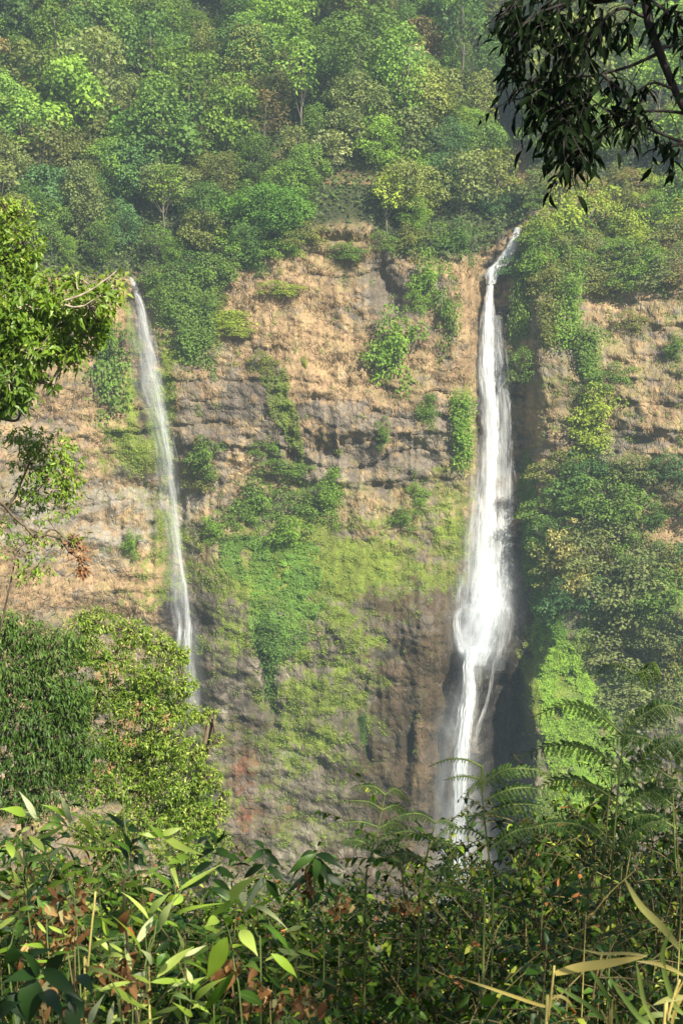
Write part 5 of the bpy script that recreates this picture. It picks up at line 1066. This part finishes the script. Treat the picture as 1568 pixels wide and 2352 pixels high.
fern_plant('feathery plant whose fronds cross in front of the lower waterfall', [(1130,2150),(1125,2000),(1112,1880),(1105,1800),(1108,1756)], [
 ([(1108,1762),(1070,1745),(1025,1745),(982,1762)], K(pl=13, npair=12, tint=.6)), ([(1108,1790),(1080,1784),(1050,1784),(1018,1792)], K(pl=14, npair=10, tint=.5)), ([(1106,1758),(1108,1785),(1108,1805),(1106,1830)], K(pl=18, npair=8, tint=.6)),
 ([(1110,1790),(1095,1800),(1078,1815),(1068,1832)], K(pl=16, npair=8, tint=.55)), ([(1112,1800),(1150,1772),(1200,1765),(1260,1775)], K(pl=36, npair=14, tint=.55)), ([(1112,1840),(1165,1815),(1220,1810),(1290,1830)], K(pl=38, npair=14, tint=.5)),
 ([(1118,1880),(1095,1870),(1078,1885),(1066,1905)], K(pl=16, npair=10, tint=.6)), ([(1116,1870),(1165,1850),(1230,1850),(1280,1870)], K(pl=38, npair=12)), ([(1122,1930),(1080,1905),(1030,1905),(1000,1925)], K(pl=20, npair=12, tint=.55)), ([(1124,1950),(1180,1910),(1240,1900)], K(pl=36, npair=12))], 3.70)
fern_plant('slim feathery plant rising in front of the brown rock, centre', [(838,2120),(850,1980),(868,1900),(880,1845),(884,1822)], [
 ([(884,1826),(860,1808),(830,1806),(800,1812)], K(pl=22, npair=10)), ([(884,1826),(905,1812),(925,1825),(945,1850)], K(pl=20, npair=10, tint=.35)), ([(878,1860),(845,1842),(800,1840),(755,1848)], K(pl=16, npair=12, tint=.25)), ([(878,1860),(910,1850),(940,1870)], K(pl=22, npair=9)),
 ([(868,1900),(830,1888),(790,1890),(745,1895)], K(pl=16, npair=12, tint=.35)), ([(866,1905),(900,1890),(940,1900)], K(pl=24, npair=10)), ([(858,1950),(820,1930),(780,1935)], K(pl=26, npair=11)), ([(856,1955),(900,1935),(940,1945)], K(pl=26, npair=11))], 4.14)
fern_plant('feathery plant left of the lower waterfall, low and spreading', [(960,2150),(972,2020),(985,1940),(1000,1890)], [
 ([(1000,1890),(965,1870),(925,1872),(885,1890)], K(pl=24, npair=12)), ([(1000,1890),(1020,1885),(1045,1895),(1062,1915)], K(pl=16, npair=10, tint=.3)), ([(990,1930),(940,1910),(890,1920),(850,1940)], K(pl=28, npair=12)), ([(985,1950),(1020,1935),(1060,1950)], K(pl=24, npair=10)), ([(980,1980),(930,1960),(880,1970)], K(pl=30, npair=12)), ([(976,2010),(1020,1990),(1060,2000)], K(pl=28, npair=10))], 4.00)
fern_plant('bright yellow-green arching frond low in the centre right', [(1110,2160),(1110,2100),(1105,2060)], [([(1105,2062),(1060,2045),(1000,2035),(938,2042)], K(pl=24, npair=13, tint=1.0, droop=.5))], 3.26)
fern_plant('feathery plant at the right edge with fronds leaning left', [(1560,2150),(1550,1980),(1545,1850),(1540,1740)], [
 ([(1540,1745),(1490,1700),(1430,1690),(1370,1715)], K(pl=36, npair=14)), ([(1545,1790),(1490,1760),(1430,1765),(1380,1790)], K(pl=38, npair=14, tint=.35)), ([(1545,1850),(1500,1820),(1450,1825)], K(pl=38, npair=12)), ([(1540,1745),(1570,1720),(1610,1740)], K(pl=36, npair=10)), ([(1548,1900),(1490,1870),(1430,1885)], K(pl=38, npair=12))], 4.14)

# reeds and straw-coloured blades at the lower right
def reed(label, stem, blades, Y, smat=None):
    b = anchor(stem[0][0], stem[0][1], Y); o = empty('reed', b, label, 'reed', 'reeds at the lower right'); st = MB(); lv = MB()
    tube(st, spline([(b[0], b[1], b[2]-.03)]+[P(x, y, Y) for x, y in stem], 14), np.linspace(.0032, .002, 14), 6)
    for bl in blades:
        pts, w, ti = bl; c = spline([P(x, y, Y) for x, y in pts], 14); n = len(c); d = nrm(np.gradient(c, axis=0)); vw = nrm(-c); sd = np.cross(d, vw)
        t = np.linspace(0, 1, n); hw = .5*w*DPX*Y*np.sin(math.pi*np.clip(.12+t*.88, 0, 1))**.7; hw[-1] = .0005
        tw = .25*np.sin(t*4); nz_ = np.cross(sd, d)
        v = []; 
        for s_ in (-1, 0, 1): v.append(c + s_*hw[:, None]*(sd*np.cos(tw)[:, None]+nz_*np.sin(tw)[:, None]) + (abs(s_)*hw*.25)[:, None]*nz_)
        v = np.stack(v, 1); q = [(i*3+j, i*3+j+1, i*3+j+4, i*3+j+3) for i in range(n-1) for j in range(2)]
        a = np.zeros((n, 3, 4)); a[..., 0] = ti; a[:, 0, 1] = -1; a[:, 2, 1] = 1; a[..., 2] = t[:, None]
        lv.add(v.reshape(-1, 3), q, a=a.reshape(-1, 4))
    st.build('stem', smat or M_strawstem, o); lv.build('blades', M_reed, o)
reed('broken straw stem with one wide yellow blade pointing right, bottom right', [(1252,2400),(1256,2352),(1264,2290),(1272,2218)], [([(1274,2236),(1330,2222),(1400,2212),(1485,2196)], 24, .95), ([(1258,2312),(1230,2306),(1140,2275),(1032,2238)], 9, .95), ([(1262,2296),(1285,2288),(1305,2300),(1316,2318)], 9, .9), ([(1485,2196),(1440,2190),(1380,2190),(1340,2182)], 8, .7)], 2.22)
reed('long green and yellow reed blades crossing the bottom right corner', [(1520,2420),(1530,2352),(1545,2290),(1560,2250)], [([(1560,2180),(1520,2130),(1470,2080),(1432,2016)], 22, .62), ([(1568,2240),(1540,2225),(1500,2212),(1460,2208)], 12, .8), ([(1500,2352),(1478,2300),(1468,2250),(1460,2210)], 13, .5), ([(1568,2330),(1545,2300),(1520,2200),(1545,2120)], 16, .45), ([(1490,2352),(1470,2340),(1430,2290),(1390,2230)], 16, .2), ([(1568,2290),(1555,2292),(1530,2296),(1500,2308)], 16, .6), ([(1540,2370),(1550,2320),(1580,2270)], 10, .9), ([(1520,2370),(1545,2300),(1570,2250)], 8, .95)], 2.07)
reed('dark green reed blades behind the straw stem', [(1400,2420),(1395,2360),(1380,2320)], [([(1400,2352),(1350,2310),(1310,2285),(1272,2262)], 13, .12), ([(1420,2352),(1400,2300),(1370,2250),(1350,2220)], 13, .15), ([(1440,2380),(1480,2340),(1520,2330),(1560,2340)], 15, .5)], 2.44)
def cane(label, pts, Y, mat=None, r=.0025):
    b = anchor(pts[0][0], pts[0][1], Y); o = empty('bare_stem', b, label, 'stem', 'bare stems in the undergrowth'); st = MB()
    tube(st, spline([(b[0], b[1], b[2]-.03)]+[P(x, y, Y) for x, y in pts], 16), np.linspace(r, r*.7, 16), 6); st.build('stem', mat or M_strawstem, o)
cane('straight pale green cane broken off at the top, lower left', [(198,2330),(202,2230),(210,2140),(220,2048)], 2.66, M_strawstem, .0028)
cane('short pale cane under the crossed silvery leaves', [(346,2400),(345,2305),(343,2240),(342,2196)], 2.59, M_strawstem, .0026)
cane('leaning thin cane in front of the bright tree, left', [(300,2040),(288,1900),(278,1800),(262,1690),(238,1540)], 4.81, M_stem, .0026)
cane('red-brown branch lying across the plants at the lower left', [(50,2200),(120,2150),(190,2090),(270,2030),(340,2000)], 3.11, M_redstem, .003)
cane('thin reddish vertical stem in the dark shrubs, right', [(1375,2250),(1378,2150),(1382,2030),(1392,1900),(1398,1830)], 3.63, M_redstem, .0026)
cane('curving yellow stem in the dark shrubs, right', [(1340,2200),(1350,2120),(1400,2050),(1455,2000),(1470,1960)], 3.48, M_strawstem, .0018)
cane('thin yellow stem at the far right edge', [(1560,2150),(1556,2000),(1552,1900),(1546,1850)], 3.40, M_strawstem, .0022)

# small-leaved shrubs: the body of the undergrowth
def make_shrub(seed, h=1.0, sp=.45, ns=7, L=.05, asp=1.0, per=9, side=6, droop=.25, tb=.36, tpl=None, tj=.2):
    global RNG; RNG = np.random.default_rng(seed); st = MB(); lv = MB(); tpl = tpl or leaf_tpl(3, .26, .3, .3)
    for i in range(ns):
        a = i*2.399; rr = sp*RNG.uniform(.3, 1); tip = np.array([math.cos(a)*rr, math.sin(a)*rr, h*RNG.uniform(.72, 1.0)])
        p = curve((RNG.normal()*.05, RNG.normal()*.05, -.05), tip, (math.cos(a)*.1, math.sin(a)*.1, .08), 14, .015)
        tube(st, p, np.linspace(.005, .0015, 14), 5)
        for k in range(side):
            j = int(3+ (k+RNG.random())/side*10); j = min(j, 12); d = nrm(p[j+1]-p[j]); sd = nrm(np.cross(d, rdir(1)[0])+np.array([0, -.15, .1]))
            ln = RNG.uniform(.14, .34)*(.6+.4*h); e = p[j]+sd*ln+np.array([0, 0, RNG.uniform(-.03, .12)]); q = curve(p[j], e, (0, 0, .03), 7, .0026)
            tube(st, q, np.linspace(.0018, .0008, 7), 4, cap=False); twig_leaves(lv, q, per, L, asp, droop, tb+RNG.uniform(-.18, .22), tpl, start=.1, tj=tj)
        twig_leaves(lv, p[6:], per+3, L, asp, droop, tb+.15, tpl, tj=tj)
    return st.mesh('shrub_stems', M_redstem), lv
def fin(x, mat): return x[0], x[1].mesh('shrub_leaves', mat)
SV = {
 'small': [fin(make_shrub(201+i, L=.024, ns=12, side=12, per=15, tb=.42, tj=.3), M_shrub) for i in range(3)],
 'medium': [fin(make_shrub(211+i, L=.036, ns=10, side=12, per=12, tj=.25), M_shrub) for i in range(3)],
 'narrow': [fin(make_shrub(221+i, L=.055, asp=.45, ns=8, side=8, per=9, droop=.5, tj=.25), M_shrub) for i in range(2)],
 'dark': [fin(make_shrub(231+i, L=.022, ns=13, side=13, per=15, tb=.45, tj=.3), M_dark) for i in range(3)],
 'darkbig': [fin(make_shrub(241+i, L=.065, asp=.8, ns=7, side=6, per=7, tb=.4), M_dark) for i in range(2)],
}
KN = {'small': 'small-leaved green shrub', 'medium': 'leafy mid-green shrub', 'narrow': 'narrow-leaved shrub', 'dark': 'dark tiny-leaved shrub', 'darkbig': 'dark broad-leaved shrub'}
def top_line(px): return np.interp(px, [-60, 0, 150, 300, 450, 560, 700, 850, 1000, 1060, 1150, 1300, 1450, 1640], [1890, 1890, 1910, 1960, 2000, 2025, 2035, 2020, 2075, 2070, 1930, 1850, 1790, 1770])
rj = random.Random(21)
def add_shrub(kind, px, py, Y, lab, sc=1.0):
    me = rj.choice(SV[kind]); b = anchor(px, py, Y); z = P(px, py, Y).z; h = max(.5, z-b[2])
    o = empty('shrub', b, lab, 'shrub', 'shrubs in the foreground undergrowth', rj.uniform(0, 6.28)); w = sc*rj.uniform(.95, 1.25)*min(1.5, max(.8, h/1.2)); o.scale = (w, w, h)
    for nm, m in (('stems', me[0]), ('leaves', me[1])): put(nm, m, o)
bands = [(2.6, 330, 'along the bottom edge'), (3.3, 230, 'in the front of the undergrowth'), (4.2, 120, 'in the middle of the undergrowth'), (5.2, 45, 'along the top of the undergrowth'), (6.6, 5, 'behind the top of the undergrowth'), (8.5, -5, 'farthest back in the undergrowth')]
for bi, (Y, dy, where) in enumerate(bands):
    step = .42/(DPX*Y)*(.75 if Y > 5 else .85); x = -60; k = 0
    while x < 1640:
        px = x+rj.uniform(-.2, .2)*step; x += step
        tl = float(top_line(px)); py = min(2330, tl + dy*(.9 if px < 1000 else 1.1) + (75 if px < 760 and Y < 4.5 else 0) + rj.uniform(-25, 35))
        if px < 720 and Y < 3: continue
        if px < 330: kind = rj.choice(['medium', 'darkbig', 'narrow', 'medium'])
        elif px < 760: kind = rj.choice(['medium', 'narrow', 'small', 'medium'])
        elif px < 1020: kind = rj.choice(['small', 'medium', 'small', 'narrow'])
        else: kind = rj.choice(['dark', 'dark', 'small', 'dark', 'medium'])
        side = 'left' if px < 520 else 'middle' if px < 1040 else 'right'
        add_shrub(kind, px, py, Y, '%s %s, %s from left' % (KN[kind], where, ORD[k]), .9); k += 1

# leaf litter and low herbs on the ground of the slope
def low_cover():
    global RNG; RNG = np.random.default_rng(5)
    n = 45000; y = RNG.uniform(1.6, 14, n)**1.0; x = RNG.uniform(-1, 1, n)*(y*.30+.5); z = ground_z(x, y)
    h = RNG.random(n)**1.3*.62
    T = np.stack([x, y, z+h], -1); mb = MB(); tpl = leaf_tpl(2, .26, .3, .3); s = RNG.uniform(.02, .05, n)
    mb.stamp(tpl[0], tpl[1], basis(nrm(rdir(n)+np.array([0, 0, -.2])), nrm(np.array([0, 0, 1])+.6*RNG.normal(size=(n, 3))), s), T, np.clip(.4+.2*RNG.normal(size=n), 0, 1), tpl[2])
    tag(mb.build('undergrowth', M_shrub), 'low tangled herbs covering the ground between the foreground shrubs', 'undergrowth', None, 'stuff')
    n = 5000; y = RNG.uniform(1.8, 9, n); x = RNG.uniform(-1, 1, n)*(y*.28+.4); z = ground_z(x, y) + RNG.random(n)**2*.7
    mb = MB(); s = RNG.uniform(.03, .08, n); mb.stamp(tpl[0], tpl[1], basis(rdir(n), rdir(n), s*.8, s*.7), np.stack([x, y, z], -1), RNG.random(n), tpl[2])
    tag(mb.build('leaf_litter', M_dead), 'brown and tan dead leaves scattered through the undergrowth', 'dead leaves', None, 'stuff')
low_cover()
# ------------------------------------------------------------------ haze
def haze():
    m, nt, N, Lk = new_mat('haze_air'); v = N('ShaderNodeVolumePrincipled'); v.inputs['Color'].default_value = (.66, .83, 1.0, 1); v.inputs['Density'].default_value = .00033; v.inputs['Anisotropy'].default_value = .2
    o = N('ShaderNodeOutputMaterial'); Lk(v.outputs[0], o.inputs[1])
    mb = MB(); x0, x1, y0, y1, z0, z1 = -260, 260, -60, 560, -200, 260
    mb.add([(x0,y0,z0),(x1,y0,z0),(x1,y1,z0),(x0,y1,z0),(x0,y0,z1),(x1,y0,z1),(x1,y1,z1),(x0,y1,z1)], [(0,3,2,1),(4,5,6,7),(0,1,5,4),(1,2,6,5),(2,3,7,6),(3,0,4,7)])
    tag(mb.build('haze', m, smooth=False), None, None, None, 'stuff')
haze()
